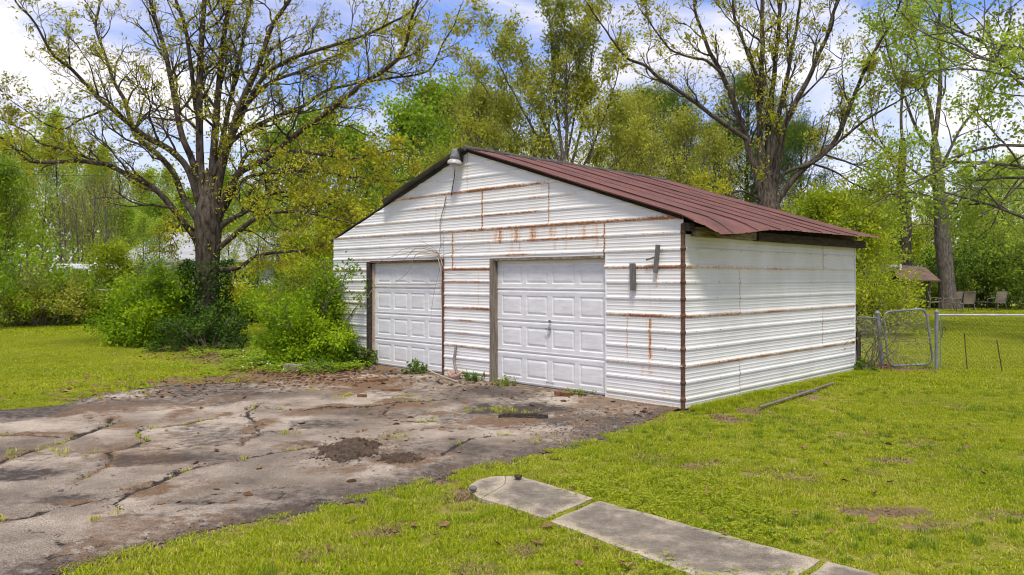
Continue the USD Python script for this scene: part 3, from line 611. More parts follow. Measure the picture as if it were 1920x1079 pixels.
# lintel course
siding(fu(832), WL, 8, 11, front, base_z=2.126, top_z=rib_z(11) - 0.01, seam_bottom=0.0, seam_top=0.7, streaks=streaks, seed=6, rib_rust=0.35)
siding(D1B + 0.002, WL, 8, 8, front, base_z=rib_z(8) - 0.04, top_z=2.125, seam_bottom=0.75, seam_top=0, streaks=streaks, seed=61)
siding(fu(849), fu(832) - 0.004, 8, 11, front, seam_bottom=0.9, seam_top=0.7, joint=(0.8, 0), streaks=streaks, seed=7, top_z=rib_z(11) - 0.01)
siding(D2B + 0.002, fu(849) - 0.004, 8, 8, front, base_z=rib_z(8) - 0.04, top_z=2.125, seam_bottom=1.0, seam_top=0, joint=(0.4, 0.8), streaks=streaks, seed=71)
siding(fu(1133), fu(849) - 0.004, 8, 11, front, base_z=2.126, top_z=rib_z(11) - 0.01, seam_bottom=0.5, seam_top=1.0, joint=(0.8, 0.8), streaks=streaks, seed=8, rib_rust=1.0, drip=0.65)
siding(0, fu(1133) - 0.004, 8, 11, front, top_z=rib_z(11) - 0.01, seam_bottom=0.9, seam_top=0.9, joint=(0.25, 0.8), streaks=streaks, seed=9, rib_rust=0.45, drip=0.4)
# beside and between the doors
for ua, ub, sd, js in ((0, D2A - 0.002, 10, (0.25, 0.35)), (D2B + 0.002, D1A - 0.002, 20, (0.55, 0.35)), (D1B + 0.002, WL, 30, (0.3, 0.1))):
    rr = {10: 0.35, 20: 0.8, 30: 0.5}[sd]
    siding(ua, ub, 5, 8, front, top_z=rib_z(8) - 0.012, seam_bottom=0.85 if sd != 30 else 0.6, seam_top=0.9, joint=js, streaks=streaks, seed=sd + 1, rib_rust=rr)
    siding(ua, ub, 2, 5, front, top_z=rib_z(5) - 0.012, seam_bottom=0.55, seam_top=0.8, joint=js, streaks=streaks, seed=sd + 2, rib_rust=rr * 0.8)
    siding(ua, ub, -1, 2, front, base_z=0.0, top_z=rib_z(2) - 0.012, seam_bottom=0.2, seam_top=0.6, joint=js, streaks=streaks, seed=sd + 3, rib_rust=rr * 0.6)
# side wall; its top goes green under the eave
sst = [(fs(1287), 0.02, 0.2, 2.2, 0.15)]
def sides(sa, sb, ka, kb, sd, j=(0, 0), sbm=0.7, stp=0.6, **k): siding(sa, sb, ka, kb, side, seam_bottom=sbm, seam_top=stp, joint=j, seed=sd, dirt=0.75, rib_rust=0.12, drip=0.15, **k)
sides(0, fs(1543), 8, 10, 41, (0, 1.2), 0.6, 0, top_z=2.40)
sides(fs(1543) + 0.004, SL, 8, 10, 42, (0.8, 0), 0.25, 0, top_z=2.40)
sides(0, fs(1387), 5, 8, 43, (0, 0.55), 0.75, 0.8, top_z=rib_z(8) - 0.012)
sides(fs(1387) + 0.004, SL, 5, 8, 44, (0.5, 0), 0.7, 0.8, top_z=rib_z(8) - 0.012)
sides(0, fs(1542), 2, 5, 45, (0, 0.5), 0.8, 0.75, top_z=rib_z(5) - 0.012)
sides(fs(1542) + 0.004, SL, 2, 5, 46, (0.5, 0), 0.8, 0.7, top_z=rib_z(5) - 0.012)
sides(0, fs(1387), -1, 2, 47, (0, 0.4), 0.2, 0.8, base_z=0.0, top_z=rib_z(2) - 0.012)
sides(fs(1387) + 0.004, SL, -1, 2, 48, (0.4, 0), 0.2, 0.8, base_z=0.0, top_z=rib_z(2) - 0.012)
# the two walls that face away
for ka, kb, bz, tz in ((-1, 2, 0.0, None), (2, 5, None, None), (5, 8, None, None), (8, 11, None, 2.56)):
    siding(0, SL, ka, kb, left, base_z=bz, top_z=tz, seed=50 + ka)
for ka, kb, bz, tz in ((-1, 2, 0.0, None), (2, 5, None, None), (5, 8, None, None), (8, 11, None, None), (11, 14, None, None), (14, 18, None, 4.0)):
    siding(0, WL, ka, kb, back, base_z=bz, top_z=tz, seed=60 + ka, lo=glo, hi=ghi)
# screws on the ribs: too small to pick apart
sc_v = Soup()
octa = np.array([(1, 0, 0), (-1, 0, 0), (0, 1, 0), (0, -1, 0), (0, 0, 1), (0, 0, -1)], float) * 0.0075
octf = np.array([(0, 2, 4), (2, 1, 4), (1, 3, 4), (3, 0, 4), (2, 0, 5), (1, 2, 5), (3, 1, 5), (0, 3, 5)])
for k in range(0, 18):
    for n_ in range(15):
        u = 0.3 + 0.61 * n_ + rngw.normal(0, 0.03)
        z = rib_z(k)
        if u > WL - 0.05 or (z < 2.12 and (D2A - 0.05 < u < D2B + 0.05 or D1A - 0.05 < u < D1B + 0.05)) or not (glo(z) + 0.05 < u < ghi(z) - 0.05): continue
        sc_v.add(octa + front(np.array(u), np.array(0.030), np.array(z)), octf)
        if u < SL - 0.1 and k < 10: sc_v.add(octa + side(np.array(u), np.array(0.030), np.array(z)), octf)
part(garage, "screws", sc_v.get(), "rust_trim", kind="stuff")

# timber frame seen at openings, corner trim
def corner_strip():
    s = Soup()
    zs = np.arange(0.0, 2.56, 0.02)
    w = np.array([0.005 + 0.015 * max(0.0, 1 - min(abs(z - rib_z(k)) for k in range(0, 12)) / 0.035) for z in zs])
    x = np.array([0.008 * (meshkit.noise(np.array([z * 3, 0, 0])) - 0.5) for z in zs])
    P = np.stack([np.stack([-0.035 + 0 * zs, -0.006 - w, zs], 1), np.stack([0.004 + w * 0.5 + x, -0.006 - w, zs], 1), np.stack([0.006 + w, -0.004 - w * 0.3 + x, zs], 1), np.stack([0.006 + w, 0.030 + 0 * zs, zs], 1)], 1)
    n = len(zs)
    i, j = np.meshgrid(np.arange(n - 1), np.arange(3), indexing="ij")
    q = np.stack([i * 4 + j, i * 4 + j + 1, (i + 1) * 4 + j + 1, (i + 1) * 4 + j], -1).reshape(-1, 4)
    return P.reshape(-1, 3), q
part(garage, "corner_trim", corner_strip(), "rust_trim", label="rusty brown corner strip with bumps over the ribs")
far_strip = Soup()
part(garage, "corner_trim", box(-0.02, 0.012, SL - 0.004, SL + 0.03, 0, 2.4), "white_wall")

def board(x0, x1, y0, y1, z0, z1, seed=0, amp=0.006):
    """A sawn board with slightly uneven faces."""
    m = box(x0, x1, y0, y1, z0, z1)
    for _ in range(3 if max(x1 - x0, y1 - y0, z1 - z0) > 0.6 else 2): m = m.subdivide()
    v = m.vertices.copy()
    v += amp * (np.stack([meshkit.fbm(v * (9, 9, 2.5) + 13 * k + seed, 3, k) for k in range(3)], 1) - 0.5) * 2
    return trimesh.Trimesh(v, m.faces, process=False)

def sectional_door(ua, ub, name_label, seed, handle):
    """A raised-panel sectional door standing 9 cm behind the siding."""
    y0 = 0.085
    slab = part(garage, "garage_door", box(-ub + 0.02, -ua - 0.02, y0 + 0.012, y0 + 0.045, 0.03, DTOP - 0.01), "door_white", label=name_label)
    H, n = (DTOP - 0.045) / 4, 4
    W = ub - ua - 0.05
    r = np.random.default_rng(seed)
    for k in range(n):
        za, zb = 0.035 + k * H, 0.035 + (k + 1) * H - 0.007
        dy = r.normal(0, 0.0015)
        # section face as a grid with recessed grooves round each raised panel
        us = [0.0]; hs = [0.0]
        edges_u, edges_z = [], []
        pw = (W - 0.10 * 5 + 0.02) / 4
        for c in range(4): edges_u.append((0.09 + c * (pw + 0.095), 0.09 + c * (pw + 0.095) + pw))
        edges_z.append((0.10, zb - za - 0.085))
        def f(u, z):
            d = 0.0
            for a, b in edges_u:
                for c_, d_ in edges_z:
                    t = min(u - a, b - u, z - c_, d_ - z)
                    if t > 0: d = -0.010 * min(t / 0.018, 1) + 0.009 * min(max((t - 0.024) / 0.034, 0), 1)
            return d
        U = sorted({0.0, W} | {round(a + e, 4) for a, b in edges_u for e in (0.0, 0.009, 0.018, 0.024, 0.058)} | {round(b - e, 4) for a, b in edges_u for e in (0.0, 0.009, 0.018, 0.024, 0.058)})
        Zs = sorted({0.0, zb - za} | {round(a + e, 4) for a, b in edges_z for e in (0.0, 0.009, 0.018, 0.024, 0.058)} | {round(b - e, 4) for a, b in edges_z for e in (0.0, 0.009, 0.018, 0.024, 0.058)} | {0.012, 0.03, 0.045, zb - za - 0.03, zb - za - 0.012})
        ribs = {0.03: 0.004, round(zb - za - 0.03, 9): 0.004}
        P = np.array([[(-(ua + 0.025 + u), y0 + dy - f(u, z) - (0.004 if abs(z - 0.03) < 1e-6 or abs(z - (zb - za - 0.03)) < 1e-6 else 0), za + z) for u in U] for z in Zs])
        # roll the section's top and bottom edge back into the joint
        P[0, :, 1] += 0.010; P[-1, :, 1] += 0.010
        nn, m = P.shape[:2]
        i, j = np.meshgrid(np.arange(nn - 1), np.arange(m - 1), indexing="ij")
        q = np.stack([i * m + j, (i + 1) * m + j, (i + 1) * m + j + 1, i * m + j + 1], -1).reshape(-1, 4)
        part(slab, "door_section", (P.reshape(-1, 3), q), "door_white")
    if handle:
        u = fu(1026)
        ms = [trimesh.creation.cylinder(0.028, 0.02, sections=16, transform=trimesh.transformations.rotation_matrix(math.pi / 2, (1, 0, 0)))]
        ms[0].apply_translation((-u, y0 - 0.03, 0.98))
        ms.append(box(-u - 0.085, -u + 0.02, y0 - 0.055, y0 - 0.038, 0.968, 0.992, 0.004))
        part(slab, "door_handle", join(ms), "metal_grey")
        lk = trimesh.creation.cylinder(0.022, 0.02, sections=14, transform=trimesh.transformations.rotation_matrix(math.pi / 2, (1, 0, 0)))
        lk.apply_translation((-u + 0.0, y0 - 0.028, 1.10))
        part(slab, "door_lock", lk, "metal_grey")
        u = fu(1025)
        part(slab, "lift_handle", join([tube([(-u - 0.07, y0 - 0.004, 0.12), (-u - 0.06, y0 - 0.03, 0.115), (-u + 0.06, y0 - 0.03, 0.115), (-u + 0.07, y0 - 0.004, 0.12)], 0.007, 6)]), "metal_galvanised")
sectional_door(D2A, D2B - 0.05, "white sectional door with the grey turn handle", 1, True)
sectional_door(D1A, D1B - 0.10, "white sectional door under the dead vine", 2, False)
part(garage, "door_jamb", board(-D2B - 0.005, -D2B + 0.075, -0.034, 0.16, 0, DTOP, 1, 0.010), "wood_weathered")
part(garage, "door_jamb", board(-D2A - 0.016, -D2A + 0.01, -0.006, 0.16, 0, DTOP, 2, 0.003), "white_wall")
part(garage, "door_jamb", board(-D1B - 0.005, -D1B + 0.085, -0.030, 0.07, 0, DTOP, 3, 0.006), "wood_dark")
part(garage, "door_stop", board(-D1B + 0.086, -D1B + 0.145, 0.05, 0.16, 0, DTOP - 0.04, 4, 0.003), "stem_pale")
part(garage, "door_jamb", board(-D1A - 0.022, -D1A + 0.008, -0.034, 0.16, 0, DTOP + 0.02, 5, 0.006), "rust_trim")
part(garage, "door_lintel", board(-D2B + 0.076, -D2A - 0.017, -0.015, 0.15, DTOP - 0.038, DTOP + 0.006, 6, 0.008), "wood_weathered_long")
part(garage, "door_lintel", board(-D1B + 0.086, -D1A - 0.024, -0.022, 0.15, DTOP - 0.028, DTOP + 0.012, 7, 0.006), "rust_trim")
part(garage, "floor_slab", box(-WL + 0.03, -0.03, 0.03, SL - 0.03, -0.06, 0.02), "concrete", attrs=None)

# ---- roof: sheets run from ridge to eave
RZ = EZ + 0.055
def roof_z(u): return RZ + PITCH * np.minimum(u, WL - u)
FR, BK = 0.10, 0.19                                    # overhang at the front and the back gable
def roof_sheet(s0, s1, right, u_end, droop, seed, lift=0.0, u_top=WL / 2 - 0.01, notch=0):
    """One ribbed sheet, s along the ridge; u_end: how far past the wall it hangs at its two edges."""
    nS = max(5, int((s1 - s0) / 0.02))
    offs = []
    w = s1 - s0
    for t in np.linspace(0, 1, 5):
        c = t * w
        lap = 0.020 if t in (0.0, 1.0) else (0.012 if abs(t - 0.5) < 0.1 else 0.006)
        for e, h in ((-0.022, 0.0), (-0.008, lap), (0.008, lap), (0.022, 0.0)):
            if 0 <= c + e <= w: offs.append((c + e, h))
    offs += [(0.0, 0.020), (w, 0.020)]
    offs = sorted(set(offs))
    S = np.array([o[0] for o in offs]) + s0; Hh = np.array([o[1] for o in offs])
    T = np.linspace(0, 1, 26)
    ue = -u_end(S)
    U = u_top + (ue[None] - u_top) * T[:, None]
    SS = np.repeat(S[None], len(T), 0)
    Zz = RZ + PITCH * U + Hh[None] + lift + 0.022 * (meshkit.fbm(np.stack([U * 0.7, SS * 0.7, 0 * U + 3], -1), 3, seed % 2) - 0.5)
    over = np.clip(-U, 0, None)
    if notch: SS = np.where(T[:, None] > notch, np.maximum(SS, 0.02), SS)
    Zz -= droop(S)[None] * (over / 0.4) ** 1.5
    x = -U if right else -(WL - U)
    P = np.stack([x, SS, Zz], -1)
    n, m = U.shape
    i, j = np.meshgrid(np.arange(n - 1), np.arange(m - 1), indexing="ij")
    q = np.stack([i * m + j, (i + 1) * m + j, (i + 1) * m + j + 1, i * m + j + 1], -1).reshape(-1, 4)
    V = P.reshape(-1, 3); k = len(V)
    under = V - (0, 0, 0.003)
    bm = np.r_[np.arange(m), ]
    ring_i = np.r_[np.arange(m), np.arange(1, n) * m + m - 1, (n - 1) * m + np.arange(m - 1)[::-1], np.arange(1, n - 1)[::-1] * m]
    nxt = np.roll(ring_i, -1)
    sk = np.stack([ring_i, nxt, nxt + k, ring_i + k], 1)
    return np.vstack([V, under]), np.vstack([q, q[:, ::-1] + k, sk])
s_edges = [-FR, 0.60, 1.35, 2.10, 2.85, 3.60, 4.35, 5.10, SL + BK]
def eave_end(s): return np.interp(s, [-0.2, 0.0, 0.28, 0.8, 1.6, 3.0, 4.5, 6.5], [0.20, 0.24, 0.40, 0.42, 0.39, 0.37, 0.38, 0.40]) + 0.012 * (meshkit.noise(np.stack([np.asarray(s) * 1.3, 0 * np.asarray(s), 0 * np.asarray(s)], -1)) - 0.5)
def eave_droop(s): return np.interp(s, [-0.2, 0.3, 0.9, 1.8, 3.0, 6.5], [0.06, 0.14, 0.09, 0.02, 0.0, -0.02])
def no_droop(s): return 0.04 + 0 * np.asarray(s)
for k in range(8):
    part(garage, "roof_sheet", roof_sheet(s_edges[k], s_edges[k + 1] + 0.02, True, eave_end, eave_droop, k, 0.005 * (k % 2)), "roof_red")
for k in range(8):
    part(garage, "roof_sheet", roof_sheet(s_edges[k] + (0.0 if k else -0.08), s_edges[k + 1] + 0.02, False, lambda s: 0.16 + 0 * s, no_droop, k + 8, 0.005 * (k % 2), notch=0.52 if k == 0 else 0), "roof_edge" if k == 0 else "roof_red")
part(garage, "ridge_cap", join([tube([(-WL / 2, s, roof_z(WL / 2) + 0.004 + 0.012 * (meshkit.noise(np.array([s * 3, 1.0, 0])) - 0.5)) for s in np.arange(-FR, SL + BK, 0.12)], 0.045, 8)]), "roof_edge")
# timber under the roof edges
bz = 2.395
part(garage, "eave_beam", board(0.028, 0.10, 0.16, 1.9, bz - 0.02, bz + 0.10, 8, 0.012), "wood_weathered_long", label="weathered beam end under the eave")
part(garage, "eave_beam", board(0.034, 0.13, 1.9, SL + 0.22, bz - 0.03, bz + 0.10, 9, 0.008), "wood_dark")
part(garage, "rafter_end", board(-0.01, 0.10, -0.01, 0.12, 2.44, 2.55, 10, 0.015), "wood_dark")
def rake_board(right):
    pts = np.linspace(0.0 if right else 2.15, WL / 2, 24)
    x = -pts if right else -(WL - pts)
    z = RZ + PITCH * pts
    P = np.stack([np.stack([x, 0 * x - 0.045, z - 0.058], 1), np.stack([x, 0 * x - 0.045, z - 0.006], 1), np.stack([x, 0 * x + 0.02, z - 0.006], 1), np.stack([x, 0 * x + 0.02, z - 0.058], 1)], 1)
    n = len(pts)
    i, j = np.meshgrid(np.arange(n - 1), np.arange(4), indexing="ij")
    q = np.stack([i * 4 + j, i * 4 + (j + 1) % 4, (i + 1) * 4 + (j + 1) % 4, (i + 1) * 4 + j], -1).reshape(-1, 4)
    return P.reshape(-1, 3), np.vstack([q, q[:, ::-1]])
part(garage, "rake_board", rake_board(True), "wood_dark")
part(garage, "rake_board", rake_board(False), "roof_edge")

# ================================================================== VEGETATION TOOLS
def unit(v):
    v = np.asarray(v, float)
    return v / np.maximum(np.linalg.norm(v, axis=-1, keepdims=True), 1e-9)

class Tree:
    """Collects branches as tubes and remembers where the leaves go."""
    def __init__(self, seed):
        self.r = np.random.default_rng(seed); self.thick, self.tips = Soup(), []
    def limb(self, P, R, sides=7):
        self.thick.add(*tube(P, R, sides))
    def grow(self, p, d, L, r0, depth, spread=0.75, up=0.12, kids=(3, 5), wander=0.16, shrink=0.62, leafy=2, sides=5, droop=0.0, dense=1.0):
        """A branch from p along d with side branches; the last levels carry leaves."""
        r = self.r
        n = 4 if depth == 0 else 6
        pts, q, dd = [p], np.array(p, float), unit(d)
        for k in range(n):
            dd = unit(dd + r.normal(0, wander, 3) + np.array([0, 0, up - droop * k / n]))
            q = q + dd * L / n
            pts.append(q)
        P = np.array(pts)
        self.limb(P, np.linspace(r0, max(r0 * 0.35, 0.0035), n + 1), max(3, sides - (1 if depth < 2 else 0)) if depth else 3)
        if depth < leafy:
            m = max(1, int(round(3 * dense)))
            for k in range(m):
                t = (0.35 + 0.65 * (k + 1) / m) * n
                i = min(int(t), n - 1)
                self.tips.append((P[i] + (P[i + 1] - P[i]) * (t - i), dd))
        if depth > 0:
            for k in range(r.integers(kids[0], kids[1] + 1)):
                t = r.uniform(0.25, 1.0) * n
                i = min(int(t), n - 1)
                b = P[i] + (P[i + 1] - P[i]) * min(t - i, 1)
                ax = unit(P[i + 1] - P[i])
                side_ = unit(np.cross(ax, r.normal(0, 1, 3)))
                a = spread * r.uniform(0.6, 1.25)
                self.grow(b, ax * math.cos(a) + side_ * math.sin(a), L * shrink * r.uniform(0.7, 1.2), r0 * 0.5 * r.uniform(0.7, 1.1), depth - 1, spread, up, kids, wander, shrink, leafy, sides, droop, dense)

def leaves_at(P, A, r, size, wid, per=1, jitter=0.1, droop=0.0, spread=0.9, tint=None):
    """Folded leaf blades (two triangles) at points P with main directions A."""
    P = np.repeat(P, per, 0); A = np.repeat(A, per, 0)
    n = len(P)
    P = P + r.normal(0, jitter, (n, 3))
    a = unit(unit(A) + r.normal(0, spread, (n, 3)) + np.array([0, 0, -droop]))
    w = unit(np.cross(a, r.normal(0, 1, (n, 3))))
    nrm = np.cross(a, w)
    L = size * r.uniform(0.6, 1.3, (n, 1)); W = L * wid * r.uniform(0.8, 1.2, (n, 1))
    v = np.stack([P, P + a * L * 0.5 + w * W * 0.5 + nrm * L * 0.08, P + a * L, P + a * L * 0.5 - w * W * 0.5 + nrm * L * 0.08], 1).reshape(-1, 3)
    k = np.arange(n)[:, None] * 4
    f = np.concatenate([k + np.array([0, 1, 2]), k + np.array([0, 2, 3])], 0)
    t = r.uniform(0, 1, n) if tint is None else np.clip(np.repeat(tint, per) + r.normal(0, 0.18, n), 0, 1)
    return v, f, np.repeat(t, 4)

def clump_tint(P, scale, seed):
    return np.clip((meshkit.fbm(P * scale, 3, seed) - 0.5) * 2.6 + 0.5, 0, 1)

def crown_part(parent, tree, mat, size, wid, per, jitter, droop=0.0, spread=0.9, tscale=0.6, name="crown", keep=None):
    P = np.array([t[0] for t in tree.tips]); A = np.array([t[1] for t in tree.tips])
    if keep is not None:
        ok = tree.r.uniform(0, 1, len(P)) < keep
        P, A = P[ok], A[ok]
    v, f, t = leaves_at(P, A, tree.r, size, wid, per, jitter, droop, spread, clump_tint(P, tscale, 3))
    part(parent, name, (v, f), mat, attrs={"tint": t}, kind="stuff")

def traced(tree, pts, Y0, r0, r1, dY=0.0, n=None, wig=0.05, seed=0, base=None, sides=8):
    """A limb traced on the photo: pixels, with a depth that drifts by dY metres from its root to its tip."""
    q = np.asarray(pts, float)
    d = np.r_[0, np.cumsum(np.hypot(*np.diff(q, axis=0).T))]; d /= d[-1]
    W = np.array([at(x, y, Y0 + dY * t ** 1.2) for (x, y), t in zip(q, d)])
    if base is not None: W[0] = base
    n = n or 5 * len(q)
    P = smooth_path(W, n)
    P = P + wig * (np.stack([meshkit.fbm(P * 1.3 + 31 * k + seed, 3, k) for k in range(3)], 1) - 0.5) * np.linspace(0.3, 1.6, n)[:, None]
    tree.limb(P, np.linspace(r0, r1, n) ** 1.0, sides)
    return P

def sprout(tree, P, r0, r1, every, length, depth, start=0.2, spread=0.9, up=0.15, taper=0.55, **kw):
    """Side branches along a limb."""
    r = tree.r
    d = np.r_[0, np.cumsum(np.linalg.norm(np.diff(P, axis=0), axis=1))]
    s = start * d[-1]
    while s < d[-1]:
        i = min(np.searchsorted(d, s), len(P) - 1); i = max(i, 1)
        ax = unit(P[i] - P[i - 1])
        sd = unit(np.cross(ax, r.normal(0, 1, 3)))
        f = s / d[-1]
        a = spread * r.uniform(0.7, 1.2)
        rr = r0 + (r1 - r0) * f
        tree.grow(P[i], ax * math.cos(a) + sd * math.sin(a), length * (1 - taper * f) * r.uniform(0.5, 1.25), min(rr * 0.5, 0.012 + 0.02 * length * r.uniform(0.6, 1.0)), depth, up=up, **kw)
        s += every * r.uniform(0.6, 1.4)
    tree.grow(P[-1], unit(P[-1] - P[-2]), length * 0.5, r1, max(depth - 1, 0), up=up, **kw)

# ================================================================== BIG TREES TRACED FROM THE PHOTO
def oak_left():
    T = Tree(21); Y0 = 20.6
    o = thing("oak_tree", "big oak with low spreading limbs and sparse olive young leaves, left of garage", "tree", at(387, 645, Y0) * (1, 1, 0))
    o0 = at(387, 645, Y0) * (1, 1, 0)
    fork = at(391, 400, Y0)
    trunk = smooth_path(np.array([[*(at(386, 650, Y0) * (1, 1, 0) - (0, 0, 0.1)), 0.62], [*at(386, 630, Y0), 0.47], [*at(387, 585, Y0), 0.35], [*at(388, 520, Y0), 0.31], [*at(390, 455, Y0), 0.32], [*at(391, 405, Y0), 0.34], [*at(390, 375, Y0), 0.24], [*at(389, 345, Y0), 0.13], [*at(388, 315, Y0), 0.04]]), 22)
    V, F = tube(trunk[:, :3], trunk[:, 3], 16)
    c = trunk[:, :3].mean(0)
    V = V + 0.10 * (meshkit.fbm(V * (2.2, 2.2, 0.6), 3, 4) - 0.5)[:, None] * unit((V - c) * (1, 1, 0))
    T.thick.add(V, F)
    L = [  # pixels, r0, r1, dY, side branch length, spacing
        ([(380, 400), (363, 310), (340, 250), (320, 147), (307, 87), (283, 0), (268, -90), (255, -170)], 0.17, 0.05, 1.2, 1.7, 0.55),
        ([(386, 395), (377, 333), (373, 200), (377, 100), (383, 0), (388, -110), (380, -210)], 0.21, 0.05, -0.6, 1.6, 0.6),
        ([(374, 215), (367, 200), (350, 67), (330, 0), (312, -90)], 0.12, 0.04, -1.0, 1.5, 0.6),
        ([(394, 395), (400, 300), (407, 200), (417, 100), (430, 0), (440, -120), (455, -200)], 0.20, 0.05, 0.8, 1.6, 0.6),
        ([(402, 390), (420, 300), (450, 200), (487, 117), (510, 50), (543, 0), (590, -70)], 0.19, 0.05, -0.9, 1.7, 0.55),
        ([(398, 380), (412, 290), (432, 190), (452, 90), (470, 0), (490, -110)], 0.15, 0.04, 1.8, 1.6, 0.6),
        ([(378, 400), (353, 320), (320, 283), (273, 257), (240, 230), (213, 207), (187, 187), (163, 160), (133, 130), (100, 103), (67, 43), (33, 7), (10, -40)], 0.15, 0.025, -2.2, 1.7, 0.5),
        ([(374, 420), (345, 372), (325, 325), (295, 290), (262, 262), (247, 240), (233, 187), (213, 150), (193, 93), (180, 50), (187, 0), (180, -70)], 0.15, 0.035, 0.8, 1.6, 0.55),
        ([(374, 480), (367, 449), (331, 400), (300, 362), (267, 340), (233, 325), (203, 310), (147, 302), (110, 303), (57, 302), (33, 283), (0, 257), (-60, 235)], 0.16, 0.03, -2.4, 1.6, 0.55),
        ([(215, 315), (167, 297), (127, 283), (77, 270), (50, 247), (15, 232)], 0.07, 0.02, -1.6, 1.4, 0.5),
        ([(204, 203), (150, 225), (120, 242), (85, 233), (60, 215), (20, 190)], 0.05, 0.015, -1.8, 1.3, 0.5),
        ([(410, 400), (443, 330), (500, 297), (560, 250), (627, 200), (677, 160), (733, 123), (760, 87), (770, 40), (783, 10), (800, -40)], 0.16, 0.03, -2.2, 1.8, 0.5),
        ([(655, 175), (680, 157), (733, 147), (783, 140), (810, 127), (830, 83), (850, 50), (862, 20)], 0.06, 0.015, -2.4, 1.3, 0.45),
        ([(400, 330), (433, 267), (500, 227), (567, 200), (613, 170), (677, 153), (740, 120), (790, 70)], 0.12, 0.025, 1.0, 1.6, 0.5),
        ([(425, 280), (483, 160), (533, 117), (587, 97), (640, 80), (683, 67), (733, 43), (770, 20), (800, -30)], 0.11, 0.025, -1.8, 1.6, 0.5),
        ([(440, 225), (500, 160), (567, 133), (617, 110), (647, 97), (690, 60), (720, 5)], 0.09, 0.02, 1.6, 1.5, 0.5),
        ([(405, 415), (440, 345), (467, 287), (540, 283), (600, 290), (653, 297), (700, 293), (740, 280)], 0.11, 0.02, -1.2, 1.4, 0.45),
        ([(405, 425), (440, 360), (467, 332), (533, 323), (600, 322), (667, 333), (733, 340), (775, 335)], 0.10, 0.02, 0.6, 1.4, 0.4),
        ([(400, 480), (409, 467), (447, 435), (479, 410), (518, 398), (567, 398), (620, 410), (680, 420)], 0.15, 0.02, -1.8, 1.3, 0.4),
        ([(402, 450), (419, 421), (462, 396), (490, 372), (532, 359), (567, 368), (602, 375), (650, 400), (690, 412)], 0.13, 0.02, -0.4, 1.3, 0.4),
        ([(398, 530), (409, 509), (448, 502), (479, 481), (518, 474), (567, 470), (595, 463), (622, 458)], 0.12, 0.02, -1.4, 0.8, 0.55),
        ([(372, 440), (345, 420), (325, 440), (315, 470)], 0.06, 0.015, -1.4, 0.9, 0.5),
    ]
    catk = []
    for k, (pts, r0, r1, dY, ln, ev) in enumerate(L):
        r0, r1 = r0 * 0.62, r1 * 0.62
        P = traced(T, pts, Y0, r0, r1, dY, seed=k * 7)
        for q in range(2, len(P) - 2):
            if T.r.uniform() < 0.55: catk.append((P[q] + T.r.normal(0, 0.12, 3), unit(P[q + 1] - P[q])))
        sprout(T, P, r0, r1, ev * 0.72, ln, 2, start=0.22, spread=0.85, up=0.10 if pts[-1][1] < 250 else 0.02, kids=(3, 5), wander=0.22, leafy=2)
    v, f = T.thick.get()
    part(o, "trunk", (v - o0, f), "bark_dark", smooth=50)
    P = np.array([t[0] for t in T.tips]); A = np.array([t[1] for t in T.tips])
    px = P[:, 0] / P[:, 1] * FPX + HX; py = HY - (P[:, 2] - EYE) / P[:, 1] * FPX
    low = (py > 255) & (px > 470)
    sel = low & (T.r.uniform(0, 1, len(P)) < 0.45)
    ok = T.r.uniform(0, 1, len(P)) < np.where(low, 0.24, 0.28)
    per = 9
    v, f, t = leaves_at(P[ok], A[ok], T.r, 0.088, 0.42, per, 0.055, 0.75, 0.7, clump_tint(P[ok], 0.6, 3))
    v2, f2, t2 = leaves_at(P[sel], A[sel], T.r, 0.095, 0.45, 2, 0.14, 0.4, 0.9, clump_tint(P[sel], 0.6, 3))
    # catkins along the thick limbs in the middle of the crown
    v3, f3, t3 = leaves_at(np.array([c[0] for c in catk]), np.array([c[1] for c in catk]), T.r, 0.11, 0.4, 14, 0.11, 0.9, 0.6)
    part(o, "crown", (np.vstack([v, v2, v3]) - o0, np.vstack([f, f2 + len(v), f3 + len(v) + len(v2)])), "leaf_oak", attrs={"tint": np.r_[t, t2, 0.5 + 0.5 * t3]}, kind="stuff")
    return T
oak_left()

def traced_tree(name, label, base_px, Y0, trunk, limbs, seed, leafmat, bark, lsize, per, ln_kids, group=None, keep=1.0, jit=0.1, up=0.12, wid=0.45, depth=2):
    T = Tree(seed)
    o0 = at(*base_px, Y0) * (1, 1, 0)
    o = thing(name, label, "tree", o0, group=group)
    W = smooth_path(np.array([[*at(x, y, Y0), r] for x, y, r in trunk]), 5 * len(trunk))
    W[0, 2] = min(W[0, 2], -0.1)
    V, F = tube(W[:, :3], W[:, 3], 14)
    V = V + 0.12 * (meshkit.fbm(V * (1.6, 1.6, 0.5), 3, 4) - 0.5)[:, None] * unit((V - W[len(W) // 2, :3]) * (1, 1, 0))
    T.thick.add(V, F)
    for k, (pts, r0, r1, dY, ln, ev) in enumerate(limbs):
        r0, r1 = r0 * 0.58, r1 * 0.66
        P = traced(T, pts, Y0, r0, r1, dY, seed=seed + k * 5, wig=0.1)
        sprout(T, P, r0, r1, ev * 0.75, ln, depth, start=0.2, spread=0.7, up=up, kids=ln_kids, wander=0.2, leafy=2)
    v, f = T.thick.get()
    part(o, "trunk", (v - o0, f), bark, smooth=50)
    P = np.array([t[0] for t in T.tips]); A = np.array([t[1] for t in T.tips])
    ok = T.r.uniform(0, 1, len(P)) < keep
    v, f, t = leaves_at(P[ok], A[ok], T.r, lsize, wid, per, jit, 0.3, 0.9, clump_tint(P[ok], 0.5, 3))
    part(o, "crown", (v - o0, f), leafmat, attrs={"tint": t}, kind="stuff")
    return o

